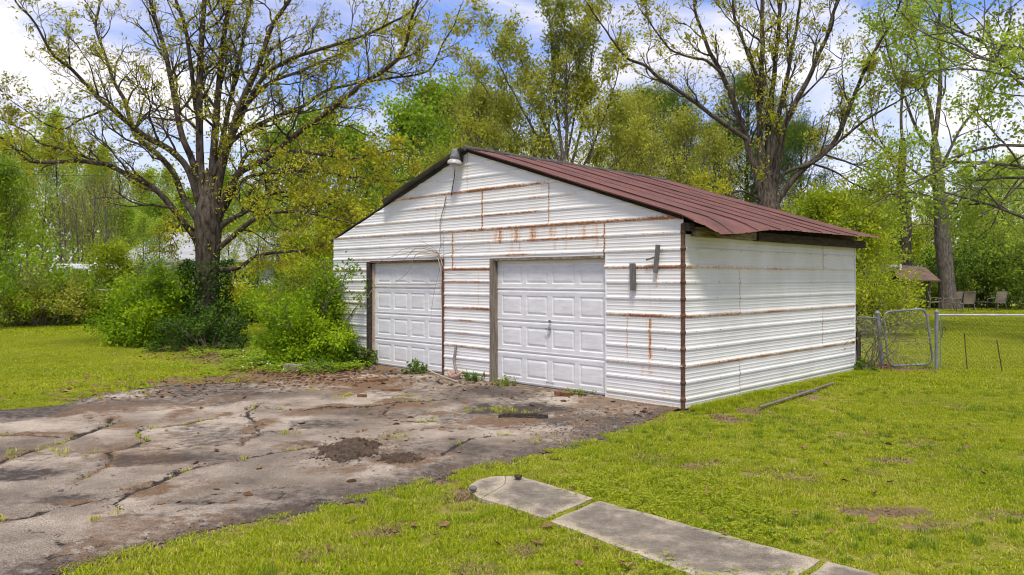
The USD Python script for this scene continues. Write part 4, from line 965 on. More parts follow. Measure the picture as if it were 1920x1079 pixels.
traced_tree("oak_tree", "dark multi stemmed oak rising straight behind the red brown roof", (1440, 605), 27.0,
    [(1440, 612, 0.75), (1440, 560, 0.58), (1441, 470, 0.48), (1442, 410, 0.46), (1440, 385, 0.36), (1438, 360, 0.22), (1437, 335, 0.10), (1436, 310, 0.03)],
    [([(1430, 385), (1421, 342), (1397, 253), (1374, 187), (1347, 128), (1323, 78), (1304, 20), (1290, -60)], 0.24, 0.06, 1.5, 2.0, 0.7),
     ([(1350, 135), (1323, 113), (1300, 109), (1260, 95), (1225, 55), (1200, 20)], 0.10, 0.03, -1.0, 1.6, 0.6),
     ([(1400, 262), (1360, 235), (1300, 190), (1237, 147), (1210, 123), (1177, 110), (1157, 87), (1133, 57), (1110, 23)], 0.15, 0.03, -2.2, 1.8, 0.55),
     ([(1437, 350), (1428, 311), (1424, 214), (1428, 117), (1430, 0), (1428, -90)], 0.25, 0.08, 0.4, 1.9, 0.75),
     ([(1442, 350), (1440, 270), (1446, 190), (1455, 97), (1464, 0), (1470, -90)], 0.22, 0.07, 1.5, 1.9, 0.75),
     ([(1448, 370), (1452, 350), (1467, 253), (1487, 202), (1518, 144), (1541, 86), (1572, 0), (1590, -60)], 0.23, 0.06, -1.2, 2.0, 0.7),
     ([(1426, 170), (1424, 156), (1405, 109), (1382, 47), (1374, 0), (1370, -60)], 0.13, 0.05, -0.8, 1.6, 0.7),
     ([(1444, 330), (1456, 240), (1475, 150), (1490, 70), (1500, 0), (1512, -80)], 0.17, 0.05, 0.9, 1.8, 0.7),
     ([(1448, 392), (1456, 381), (1483, 342), (1518, 307), (1565, 265), (1596, 195), (1619, 136), (1650, 78), (1681, 23), (1700, -30)], 0.21, 0.04, -1.6, 2.0, 0.6),
     ([(1460, 345), (1475, 323), (1533, 300), (1603, 241), (1650, 210), (1708, 179)], 0.13, 0.03, -2.2, 1.8, 0.6),
     ([(1432, 385), (1421, 370), (1386, 358), (1354, 370), (1330, 372)], 0.10, 0.03, -1.0, 1.4, 0.6),
     ([(1520, 306), (1560, 320), (1600, 345), (1650, 360), (1690, 365)], 0.07, 0.02, -1.0, 1.6, 0.6)],
    33, "leaf_oak", "bark_dark", 0.12, 8, (2, 4), keep=0.40, jit=0.09)

traced_tree("shade_tree", "tall straight trunked tree with fresh green leaves behind the patio chairs", (1778, 580), 44.0,
    [(1780, 582, 0.62), (1776, 541, 0.46), (1768, 456, 0.40), (1765, 412, 0.37), (1759, 343, 0.33), (1754, 290, 0.28), (1752, 262, 0.16)],
    [([(1754, 270), (1745, 210), (1736, 175), (1720, 97), (1705, 23), (1697, -20), (1690, -90)], 0.24, 0.07, 1.5, 3.0, 1.1),
     ([(1754, 255), (1763, 156), (1759, 58), (1765, 0), (1768, -80)], 0.24, 0.07, -1.0, 3.0, 1.1),
     ([(1752, 280), (1724, 253), (1693, 175), (1670, 117), (1655, 50)], 0.18, 0.05, -2.0, 2.8, 1.0),
     ([(1757, 330), (1767, 311), (1802, 241), (1845, 187), (1876, 152), (1910, 110)], 0.18, 0.05, -1.5, 2.8, 1.0),
     ([(1760, 350), (1728, 331), (1670, 288), (1639, 265), (1607, 222)], 0.15, 0.04, -2.0, 2.6, 1.0),
     ([(1765, 420), (1745, 400), (1700, 375), (1660, 370), (1620, 385)], 0.12, 0.03, -2.0, 2.4, 1.0),
     ([(1768, 440), (1800, 415), (1840, 400), (1890, 380), (1930, 375)], 0.12, 0.03, -2.0, 2.6, 1.0),
     ([(1766, 430), (1730, 420), (1690, 440), (1650, 470)], 0.10, 0.03, -2.0, 2.2, 1.0)],
    44, "leaf_pale", "bark_grey", 0.24, 5, (2, 4), keep=0.75, jit=0.28)

traced_tree("shade_tree", "thin dark leaning trunk with bare looking branches between garage roof and patio tree", (1702, 575), 50.0,
    [(1702, 578, 0.42), (1698, 482, 0.36), (1698, 406, 0.32), (1689, 343, 0.28), (1692, 290, 0.24), (1692, 260, 0.18)],
    [([(1692, 280), (1690, 200), (1700, 120), (1712, 50), (1715, -20)], 0.18, 0.05, 1.0, 2.6, 1.1),
     ([(1690, 350), (1665, 290), (1640, 240), (1630, 180)], 0.13, 0.04, -1.0, 2.4, 1.1),
     ([(1697, 400), (1665, 350), (1620, 320), (1580, 300), (1540, 290)], 0.13, 0.04, -1.5, 2.4, 1.0),
     ([(1698, 410), (1725, 360), (1750, 330), (1790, 310)], 0.12, 0.04, 1.0, 2.4, 1.0)],
    45, "leaf_olive", "bark_dark", 0.22, 3, (2, 3), keep=0.6, jit=0.2)

traced_tree("budding_tree", "fan shaped tree of many thin upright branches behind the roof ridge", (1062, 560), 42.0,
    [(1062, 566, 0.42), (1062, 480, 0.38), (1060, 400, 0.34), (1058, 330, 0.28), (1058, 290, 0.2)],
    [([(1058, 310), (1048, 240), (1040, 170), (1035, 90), (1030, 30)], 0.17, 0.04, 0.5, 2.4, 0.8), ([(1060, 330), (1063, 230), (1062, 140), (1060, 70), (1055, 20)], 0.16, 0.04, -1.0, 2.4, 0.8),
     ([(1057, 320), (1030, 255), (1005, 190), (980, 120), (962, 70)], 0.16, 0.04, 1.0, 2.4, 0.8), ([(1060, 340), (1020, 280), (985, 215), (950, 150), (925, 100)], 0.14, 0.03, -1.0, 2.4, 0.8),
     ([(1060, 350), (1010, 300), (965, 250), (925, 190), (890, 140)], 0.13, 0.03, 1.0, 2.2, 0.8), ([(1062, 340), (1085, 260), (1100, 180), (1110, 100), (1118, 50)], 0.15, 0.04, 1.0, 2.4, 0.8),
     ([(1063, 360), (1100, 300), (1125, 240), (1150, 170), (1165, 110)], 0.13, 0.03, -1.0, 2.2, 0.8), ([(1062, 300), (1078, 210), (1085, 130), (1088, 60)], 0.12, 0.03, 0.0, 2.2, 0.8),
     ([(1060, 380), (1000, 330), (940, 290), (890, 250)], 0.11, 0.03, 1.0, 2.0, 0.8), ([(1063, 380), (1110, 340), (1150, 310), (1190, 270)], 0.11, 0.03, 0.0, 2.0, 0.8)],
    46, "leaf_olive", "bark_grey", 0.19, 5, (3, 4), keep=1.0, jit=0.22, up=0.3)

# a maple whose trunk stands outside the frame; its leafy boughs reach in from the right
def right_maple():
    T = Tree(57); Y0 = 24.0
    o0 = np.array([18.6, 24.0, 0.0])
    o = thing("maple_tree", "light green maple reaching in over the lawn from the right edge", "tree", o0)
    top = o0 + (0, 0, 9.5)
    Pt = smooth_path(np.array([o0 - (0, 0, 0.1), o0 + (0.1, 0, 2), o0 + (-0.1, 0.1, 5), top]), 16)
    T.limb(Pt, np.linspace(0.38, 0.16, 16), 12)
    for h, dx, dy, dz, L in ((2.8, -1, 0.2, 0.06, 5.2), (3.6, -1, -0.5, 0.18, 5.0), (4.6, -1, 0.3, 0.25, 5.2), (5.6, -1, -0.2, 0.3, 5.4), (6.6, -1, 0.5, 0.4, 5.0), (7.5, -1, -0.4, 0.45, 5.2), (8.4, -1, 0.1, 0.6, 5.0), (9.2, -0.9, 0.2, 0.9, 4.6),
                             (4, 1, 0.3, 0.4, 4.5), (5.5, 0.8, -0.8, 0.4, 4.5), (6.5, 0.7, 0.8, 0.5, 4.5), (8, 1, 0.1, 0.7, 4.0), (9.4, 0.2, 0.1, 1, 4.5), (3.2, -0.7, -1, 0.12, 4.4), (5.0, -0.6, 1, 0.2, 4.6), (7.0, -0.7, -1, 0.4, 4.6)):
        T.grow(o0 + (0, 0, h), (dx, dy, dz), L, 0.075, 3, spread=0.7, up=0.03, kids=(3, 5), wander=0.13, shrink=0.55, leafy=2, dense=1.0)
    v, f = T.thick.get()
    part(o, "trunk", (v - o0, f), "bark_grey", smooth=50)
    P = np.array([t[0] for t in T.tips]); A = np.array([t[1] for t in T.tips])
    v, f, t = leaves_at(P, A, T.r, 0.12, 0.75, 6, 0.15, 0.35, 0.9, clump_tint(P, 0.6, 3))
    part(o, "crown", (v - o0, f), "leaf_pale", attrs={"tint": t}, kind="stuff")
right_maple()

# ================================================================== THE WOODS BEHIND: a few kinds of tree, each copy a tree of its own
def proto_tree(name, label, group, loc, seed, H, trunk_r, branches, leafmat, bark, lsize, per, jit, crown_from=0.3, reach=0.28, up=0.25, depth=2, kids=(3, 4), droop=0.0, wid=0.55, keep=1.0, conical=0.0, rz=0.0, scale=1.0):
    T = Tree(seed)
    o = thing(name, label, "tree", loc, rz, scale, group)
    r = T.r
    n = 14
    P = np.stack([np.cumsum(r.normal(0, 0.012 * H / 3, n)), np.cumsum(r.normal(0, 0.012 * H / 3, n)), np.linspace(-0.1, H * 0.93, n)], 1)
    P[:, :2] -= P[0, :2]
    T.limb(P, np.linspace(trunk_r, trunk_r * 0.15, n), 9)
    for k in range(branches):
        f = crown_from + (1 - crown_from) * (k + r.uniform(0, 1)) / branches
        i = min(int(f * (n - 1)), n - 2)
        b = P[i] + (P[i + 1] - P[i]) * (f * (n - 1) - i)
        a = k * 2.4 + r.normal(0, 0.4)
        g = (f - crown_from) / (1 - crown_from)
        shape = (1 - g) if conical else math.sin(math.pi * min(0.12 + g * 0.9, 1.0)) ** 0.7
        L = H * reach * max(0.18, shape) * r.uniform(0.75, 1.2)
        T.grow(b, (math.cos(a), math.sin(a), 0.1 if conical else 0.45 + 0.5 * g), L, max(0.02, trunk_r * 0.28 * (1 - 0.6 * g)), depth, spread=0.7, up=up, kids=kids, wander=0.15, shrink=0.55, leafy=2, droop=droop)
    v, f = T.thick.get()
    part(o, "trunk", (v, f), bark, smooth=50)
    crown_part(o, T, leafmat, lsize, wid, per, jit, tscale=0.35, keep=keep)
    return o

WOODS = {}
def woods(kind, label, group, spots, build):
    """spots: (photo column, depth, height factor)"""
    order = {a: i for i, a in enumerate(sorted(x[0] for x in spots))}
    base, said = label, ("first", "second", "third", "fourth", "fifth", "sixth", "seventh", "eighth", "ninth", "tenth", "eleventh", "twelfth", "thirteenth", "fourteenth")
    for n, (px, Yd, sc) in enumerate(spots):
        if len(spots) > 1: label = f"{base}, {said[order[px]]} from the left"
        loc = ((px - HX) / FPX * Yd, Yd, 0)
        rz = (n * 137.5 + px) % 360
        if n == 0 and kind not in WOODS:
            WOODS[kind] = build(label, group, loc, rz, sc)
        else:
            copy_of(WOODS[kind], WOODS[kind].GetName().rstrip("0123456789").rstrip("_"), loc, rz, (sc, sc, sc * (0.92 + 0.16 * ((n * 7) % 5) / 4)), label, None, group)

def b_bright(label, group, loc, rz, sc): return proto_tree("leafy_tree", label, group, loc, 61, 14.3, 0.24, 34, "leaf_bright", "bark_grey", 0.27, 6, 0.36, crown_from=0.18, reach=0.30, rz=rz, scale=sc)
def b_slender(label, group, loc, rz, sc): return proto_tree("slender_tree", label, group, loc, 62, 17.0, 0.15, 30, "leaf_pale", "bark_grey", 0.24, 4, 0.32, crown_from=0.25, reach=0.20, up=0.3, rz=rz, scale=sc)
def b_olive(label, group, loc, rz, sc): return proto_tree("budding_tree", label, group, loc, 63, 15.2, 0.22, 38, "leaf_olive", "bark_grey", 0.20, 5, 0.32, crown_from=0.15, reach=0.32, up=0.34, rz=rz, scale=sc)
def b_pine(label, group, loc, rz, sc): return proto_tree("pine_tree", label, group, loc, 64, 19.0, 0.30, 46, "leaf_pine", "bark_dark", 0.34, 7, 0.30, crown_from=0.38, reach=0.20, up=0.10, wid=0.16, rz=rz, scale=sc)
def b_yellow(label, group, loc, rz, sc): return proto_tree("small_tree", label, group, loc, 65, 6.0, 0.10, 34, "leaf_yellow", "bark_grey", 0.20, 5, 0.24, crown_from=0.06, reach=0.42, up=0.15, rz=rz, scale=sc)
def b_bare(label, group, loc, rz, sc): return proto_tree("bare_tree", label, group, loc, 66, 15.0, 0.19, 26, "leaf_olive", "bark_grey", 0.16, 2, 0.15, crown_from=0.25, reach=0.26, up=0.3, kids=(3, 5), rz=rz, scale=sc, keep=0.35)

woods("slender", "slender pale green tree in the woods beyond the white house", "slender trees beyond the white house",
      [(28, 62, 0.80), (75, 70, 0.86), (118, 60, 0.82), (160, 72, 0.80), (205, 64, 0.74), (250, 75, 0.78), (290, 66, 0.66), (50, 84, 0.95), (185, 86, 0.92), (-20, 66, 0.85), (-70, 60, 0.8), (325, 80, 0.8), (140, 92, 1.0)], b_slender)
woods("bright", "round bright green tree behind the big oak's right limbs", "bright green trees behind the oak",
      [(590, 58, 0.98), (655, 62, 0.95), (520, 60, 0.84), (700, 66, 0.90), (735, 52, 0.55), (640, 50, 0.5)], b_bright)
woods("bright", "tall bright green tree left of the garage peak", "bright green trees left of the garage peak",
      [(775, 60, 1.12), (815, 66, 1.25), (855, 72, 1.2)], b_bright)
woods("bright", "fresh green tree low behind the white house", "green trees behind the white house",
      [(290, 52, 0.52), (350, 56, 0.55), (420, 54, 0.58), (470, 60, 0.62), (10, 52, 0.62), (230, 54, 0.5), (-60, 50, 0.7)], b_bright)
woods("olive", "olive brown budding tree behind the garage ridge", "olive trees behind the garage ridge",
      [(915, 56, 1.02), (880, 64, 1.08), (960, 62, 1.0), (1010, 66, 0.95), (1150, 50, 0.82), (1215, 54, 0.85), (1270, 50, 0.80), (1180, 62, 1.0), (1330, 54, 0.78), (830, 54, 0.66)], b_olive)
woods("pine", "dark green pine behind the red brown roof", "pines behind the roof",
      [(1210, 72, 1.05), (1255, 78, 1.12), (1400, 80, 1.15), (1340, 84, 1.05), (1500, 82, 0.95), (1455, 76, 1.05)], b_pine)
woods("pine", "dark pine at the left edge beyond the wild shrubs", None, [(-10, 56, 0.55)], b_pine)
woods("bright", "green tree filling the gap low behind the fan shaped tree", "green trees low behind the roof",
      [(1120, 56, 0.72), (1165, 66, 0.8), (1300, 66, 0.7), (1030, 58, 0.6)], b_bright)
woods("yellow", "yellow green small tree behind the garage's back corner", "yellow green small trees behind the garage",
      [(1545, 38, 0.92), (1590, 42, 0.95), (1620, 36, 0.72), (1520, 46, 1.0), (1655, 52, 0.86), (1690, 56, 0.95), (1600, 58, 1.15)], b_yellow)
woods("yellow", "thin yellow green small tree between the oak trunk and the garage", "thin small trees between oak and garage", [(560, 34, 0.62), (640, 35, 0.75)], b_yellow)
woods("yellow", "small yellow green tree at the pale house roof's left end", None, [(205, 31, 0.52)], b_yellow)
woods("slender", "thin pale young tree standing before the white house", "young trees before the white house", [(262, 34, 0.30), (305, 33.5, 0.26), (432, 34, 0.30), (480, 33, 0.34), (525, 34.5, 0.30)], b_slender)
woods("slender", "pale green tree in the woods right of the straight trunked tree", "pale trees right of the straight trunk",
      [(1850, 64, 0.72), (1895, 72, 0.8), (1820, 76, 0.72), (1940, 66, 0.85), (1880, 56, 0.6)], b_slender)
woods("bare", "nearly bare grey tree against the white sky over the roof", "bare trees between the right hand oaks",
      [(1570, 64, 0.62), (1520, 70, 0.66), (1625, 74, 0.6), (1480, 66, 0.7), (1660, 68, 0.62)], b_bare)
woods("bare", "bare grey tree among the pale trees above the carport", "bare trees above the carport", [(145, 50, 0.55), (175, 55, 0.62), (200, 48, 0.52), (120, 58, 0.6), (225, 58, 0.62)], b_bare)
woods("olive", "olive tree in the wood behind the shed", "olive trees behind the shed", [(1730, 70, 0.62), (1780, 80, 0.68), (1690, 78, 0.62), (1640, 84, 0.7), (1560, 88, 0.66), (1850, 84, 0.8)], b_olive)

# a far wood that reads as one mass, closing the horizon
def far_woods():
    r = np.random.default_rng(71)
    n = 46000
    a = r.uniform(-0.98, 0.98, n)
    Yd = r.uniform(92, 118, n)
    Xd = a * Yd
    top = 5.5 + 6.0 * meshkit.fbm(np.stack([Xd * 0.09, 0 * Xd, 0 * Xd], -1), 3, 5)
    top = top + 2.0 * np.clip(-a * 2, 0, 1)
    z = r.uniform(0, 1, n) ** 0.8 * top
    P = np.stack([Xd, Yd, z], 1)
    v, f, t = leaves_at(P, np.tile([0, 0, 1.0], (n, 1)), r, 0.62, 0.7, 1, 0.1, 0.3, 1.2, clump_tint(P, 0.16, 5))
    single("far_woods", (v, f), "leaf_mid", "distant green woods closing the view beyond all yards", "woods", kind="stuff", attrs={"tint": t})
far_woods()

# ================================================================== SHRUBS
def shrub(name, label, loc, seed, stems, H, W, leafmat, lsize, per, jit, arch=0.5, group=None, wid=0.5, depth=2, lean=(0, 0), kids=(3, 5), cat="shrub", spread=0.6, keep=None, dy=1.0, tscale=1.2, shrink=0.5):
    T = Tree(seed); r = T.r
    o = thing(name, label, cat, loc, group=group)
    for k in range(stems):
        a = k * 2.399 + r.normal(0, 0.3)
        q = math.sqrt((k + 0.5) / stems)
        b = np.array([math.cos(a) * q * W * 0.18, math.sin(a) * q * W * 0.18 * dy, -0.04])
        d = np.array([math.cos(a) * q * 0.85 + lean[0], math.sin(a) * q * 0.85 * dy + lean[1], 0.35 + 0.9 * (1 - q)])
        L = (H * (1 - q) + W * 0.5 * q) * r.uniform(0.75, 1.1)
        T.grow(b, d, L, 0.022, depth, spread=spread, up=0.10, droop=arch, kids=kids, wander=0.16, shrink=shrink, leafy=3, dense=1.3)
    v, f = T.thick.get()
    part(o, "stems", (v, f), "twig_brown")
    crown_part(o, T, leafmat, lsize, wid, per, jit, tscale=tscale, keep=keep, name="foliage")
    return o
shrub("shrub", "large wispy green shrub spreading left of the oak trunk", G(303, 645), 81, 52, 2.35, 1.75, "leaf_shrub", 0.095, 7, 0.10, 0.35, lean=(-0.03, -0.05), spread=0.7, shrink=0.38)
shrub("shrub", "low green shrub between the oak trunk and the garage shrub", G(462, 606), 82, 16, 1.1, 1.3, "leaf_shrub", 0.08, 4, 0.08, 0.3)
shrub("shrub", "feathery yellow green shrub against the garage's front left corner", G(588, 682) , 83, 52, 2.35, 0.95, "leaf_shrub", 0.075, 8, 0.085, 0.35, lean=(0.03, 0.0), spread=0.7, shrink=0.38)
shrub("shrub", "dark green undergrowth around the foot of the oak", G(386, 655), 84, 18, 0.9, 1.8, "leaf_dark", 0.075, 5, 0.07, 0.3)
shrub("shrub", "small leafy shrub behind the garage shrub near the corner", G(530, 612), 85, 14, 1.6, 1.8, "leaf_shrub", 0.08, 4, 0.08, 0.3)
# ivy around the oak's trunk
def ivy():
    r = np.random.default_rng(91); n = 5200
    o0 = at(387, 645, 20.6) * (1, 1, 0)
    o = thing("ivy", "dark green ivy climbing the lower trunk of the big oak", "ivy", o0)
    h = r.uniform(0, 1, n) ** 1.3 * 2.3; a = r.uniform(0, 2 * np.pi, n)
    rad = 0.40 + 0.25 * np.exp(-h / 0.5) + r.uniform(0, 0.16, n) * (1 + meshkit.noise(np.stack([a, h * 2, 0 * a], -1)))
    P = np.stack([np.cos(a) * rad, np.sin(a) * rad, h], 1)
    A = np.stack([np.cos(a), np.sin(a), -0.4 + 0 * a], 1)
    v, f, t = leaves_at(P, A, r, 0.075, 0.85, 1, 0.01, 0.3, 0.6)
    part(o, "foliage", (v, f), "leaf_dark", attrs={"tint": t}, kind="stuff")
ivy()
# the wild growth along the left fence
for k, (px, py, H, W, mat, lab) in enumerate([(20, 612, 3.0, 3.6, "leaf_shrub", "tall wild shrub at the left edge before the fence"), (92, 611, 2.0, 2.4, "leaf_olive", "olive shrub beside the tall wild shrub at the fence"),
        (140, 607, 2.4, 2.4, "leaf_shrub", "ragged green shrub in front of the carport"), (183, 606, 1.5, 2.0, "leaf_bright", "low bright shrub at the fence right of the carport"), (-45, 615, 2.8, 3.4, "leaf_shrub", "wild shrub mostly cut by the left edge"), (62, 605, 1.4, 3.2, "leaf_mid", "low hedge growth under the wild shrubs"),
        (225, 600, 1.4, 2.4, "leaf_mid", "green growth at the fence just left of the big shrub")]):
    shrub("shrub", lab, G(px, py), 100 + k, 26, H, W, mat, 0.11, 4, 0.13, 0.25, depth=2, kids=(3, 4))
for k, (px, Yd, H, W, mat, lab) in enumerate([(262, 31, 1.9, 3.2, "leaf_mid", "mid green shrub between the carport and the oak, under the pale roof"), (330, 33, 1.7, 3.0, "leaf_shrub", "shrub directly left of the oak trunk before the house"), (450, 31, 1.35, 2.4, "leaf_yellow", "yellow green shrub right of the oak trunk before the white wall"),
        (548, 33, 2.2, 2.4, "leaf_mid", "tall green shrub behind the garage shrub"), (610, 30, 3.0, 3.0, "leaf_yellow", "yellow green shrub at the garage's hidden left wall"), (500, 34, 1.7, 2.2, "leaf_bright", "bright shrub before the white house wall")]):
    shrub("shrub", lab, ((px - HX) / FPX * Yd, Yd, 0), 150 + k, 26, H, W, mat, 0.12, 4, 0.15, 0.25, depth=2, kids=(3, 4), tscale=0.8)
# behind the fence on the right
for k, (px, Yd, H, W, mat, lab) in enumerate([(1625, 24, 2.9, 2.4, "leaf_yellow", "yellow green shrub against the garage's back corner"), (1648, 38, 1.2, 1.7, "leaf_shrub", "green shrub in front of the white trellis"), (1728, 46.5, 1.3, 2.6, "leaf_mid", "low shrub in front of the brown roofed shed"),
        (1838, 47, 3.2, 6.0, "leaf_dark", "big dark green shrub behind the patio chairs"), (1900, 46, 4.0, 6.0, "leaf_mid", "large green shrub at the right edge behind the chairs"), (1790, 49, 2.6, 4.6, "leaf_dark", "dark shrub right of the straight trunk"), (1950, 44, 3.8, 5.0, "leaf_mid", "shrub cut by the right edge behind the chairs"),
        (1632, 30, 1.9, 2.0, "leaf_mid", "low leafy shrub between garage and trellis"), (1755, 52, 2.4, 3.4, "leaf_mid", "shrub at the shed's right side"), (1870, 62, 5.2, 9.0, "leaf_mid", "broad green thicket behind the dark shrubs"), (1760, 66, 4.2, 9.0, "leaf_bright", "thicket behind the pale far building")]):
    b = 0.16 if Yd > 34 else 0.10
    shrub("shrub", lab, ((px - HX) / FPX * Yd, Yd, 0), 120 + k, 30, H, W, mat, b if Yd < 60 else 0.26, 5, 0.2 if Yd > 34 else 0.13, 0.25, depth=2, kids=(3, 4), tscale=0.8)

# ================================================================== NEIGHBOURING BUILDINGS
def P3(*p): return np.array(p, float)
def white_house():
    Yh = 38.0
    xa, xb = (238 - HX) / FPX * Yh, (655 - HX) / FPX * Yh
    o = thing("house", "white single storey neighbour house with pale metal roof behind the oak", "house", (xa, Yh, 0))
    W = xb - xa; ez, rz_, D = 2.6, 4.2, 9.0
    part(o, "wall", box(0, W, 0, 0.2, 0, ez), "white_wall"); part(o, "wall", box(0, 0.2, 0.2, D, 0, ez), "white_wall")
    part(o, "wall", box(W - 0.2, W, 0.2, D, 0, ez), "white_wall"); part(o, "wall", box(0.2, W - 0.2, D - 0.2, D, 0, ez), "white_wall")
    for y0, y1, z0, z1 in ((-0.5, D / 2, ez - 0.05, rz_), (D + 0.5, D / 2, ez - 0.05, rz_)):
        V = np.array([(-0.4, y0, z0), (W + 0.4, y0, z0), (W + 0.4, y1, z1), (-0.4, y1, z1)])
        V = np.vstack([V, V + (0, 0, 0.10)])
        part(o, "roof", trimesh.convex.convex_hull(V), "white_roof")
    for x in (0, W - 0.12):
        part(o, "gable", trimesh.convex.convex_hull(np.array([(x + a, y, z) for a in (0.0, 0.12) for y, z in ((0.02, ez), (D - 0.02, ez), (D / 2, rz_ - 0.05))])), "white_wall")
    for x in (2.2, 5.4, 8.6):
        w = part(o, "window", box(x, x + 1.0, -0.03, 0.0, 1.0, 2.1), "window_dark")
        part(w, "frame", join([box(x - 0.07, x, -0.05, 0, 0.93, 2.17), box(x + 1, x + 1.07, -0.05, 0, 0.93, 2.17), box(x, x + 1, -0.05, 0, 2.1, 2.17), box(x, x + 1, -0.05, 0, 0.93, 1.0), box(x, x + 1, -0.05, -0.031, 1.53, 1.57)]), "white_wall")
white_house()
def carport():
    Yc = 33.0
    x0, x1 = (106 - HX) / FPX * Yc, (236 - HX) / FPX * Yc
    z = EYE - (502 - HY) / FPX * Yc
    o = thing("carport", "flat white carport roof on thin posts among the wild shrubs", "carport", (x0, Yc, 0))
    part(o, "roof", box(0, x1 - x0, 0, 4.5, z - 0.06, z + 0.16, 0.02), "white_wall")
    for x in (0.25, x1 - x0 - 0.3):
        for y in (0.2, 4.2): part(o, "post", box(x, x + 0.10, y, y + 0.10, 0, z - 0.06), "white_wall")
carport()
def white_panel():
    o = single("ladder_frame", join([tube([at(178, 560, 31), at(180, 530, 31), at(187, 524, 31)], 0.05, 6), tube([at(186, 560, 31), at(188, 545, 31), at(193, 527, 31)], 0.04, 6), tube([at(176, 612, 31) , at(178, 560, 31)], 0.04, 6)]), "white_wall", "bent white post frame standing behind the fence shrubs", "post")
white_panel()
def far_building():
    Yb = 64.0
    x0, x1 = (1722 - HX) / FPX * Yb, (1836 - HX) / FPX * Yb
    o = thing("outbuilding", "low white building half hidden behind the straight trunked tree", "building", (x0, Yb, 0))
    W = x1 - x0
    part(o, "wall", box(0, W, 0, 0.2, 0, 2.6), "white_wall"); part(o, "wall", box(0, 0.2, 0.2, 6, 0, 2.6), "white_wall"); part(o, "wall", box(W - 0.2, W, 0.2, 6, 0, 2.6), "white_wall")
    V = np.array([(-0.3, -0.4, 2.6), (W + 0.3, -0.4, 2.6), (W + 0.3, 6.3, 3.7), (-0.3, 6.3, 3.7)])
    part(o, "roof", trimesh.convex.convex_hull(np.vstack([V, V + (0, 0, 0.12)])), "white_roof")
far_building()
def shed():
    Ys = 43.5
    c = at(1718, 505, Ys); zt = c[2]
    o = thing("shed", "small open timber shed with sagging brown roof beside the trellis", "shed", (c[0], Ys, 0))
    hw = 0.95
    ze = EYE - (524 - HY) / FPX * Ys
    for sx in (-1, 1):
        for sy in (0, 1.6):
            part(o, "post", board(sx * hw * 0.8 - 0.05, sx * hw * 0.8 + 0.05, sy, sy + 0.1, 0, ze, 3 + sx), "wood_weathered")
    V = np.array([(-hw - 0.2, -0.4, ze - 0.06), (hw + 0.2, -0.4, ze - 0.12), (hw + 0.1, 1.0, zt + 0.05), (-hw - 0.1, 1.0, zt + 0.25)])
    part(o, "roof", trimesh.convex.convex_hull(np.vstack([V, V + (0, 0, 0.07)])), "shed_roof")
    V = np.array([(-hw - 0.2, 2.3, ze - 0.06), (hw + 0.2, 2.3, ze - 0.12), (hw + 0.1, 1.0, zt + 0.05), (-hw - 0.1, 1.0, zt + 0.25)])
    part(o, "roof", trimesh.convex.convex_hull(np.vstack([V, V + (0, 0, 0.07)])), "shed_roof")
    for z in (0.5, 0.95, 1.30): part(o, "rail", board(-hw * 0.85, hw * 0.85, -0.06, -0.01, z, z + 0.10, 5), "wood_weathered")
    part(o, "back_wall", box(-hw * 0.8, hw * 0.8, 1.71, 1.75, 0, ze - 0.1), "wood_dark")
shed()
def trellis():
    Yt = 44.0
    a, b = at(1657, 494, Yt), at(1688, 498, Yt)
    o = thing("trellis", "tall white two post trellis frame among the shrubs", "trellis", (a[0], Yt, 0))
    w = b[0] - a[0]
    for x in (0, w): part(o, "post", box(x - 0.05, x + 0.05, -0.05, 0.05, 0, a[2]), "white_wall")
    part(o, "top_bar", box(0.05, w - 0.05, -0.03, 0.03, a[2] - 0.2, a[2] - 0.08), "white_wall")
    for z in (0.8, 1.5): part(o, "cross_bar", box(0.05, w - 0.05, -0.02, 0.02, z, z + 0.04), "white_wall")
trellis()

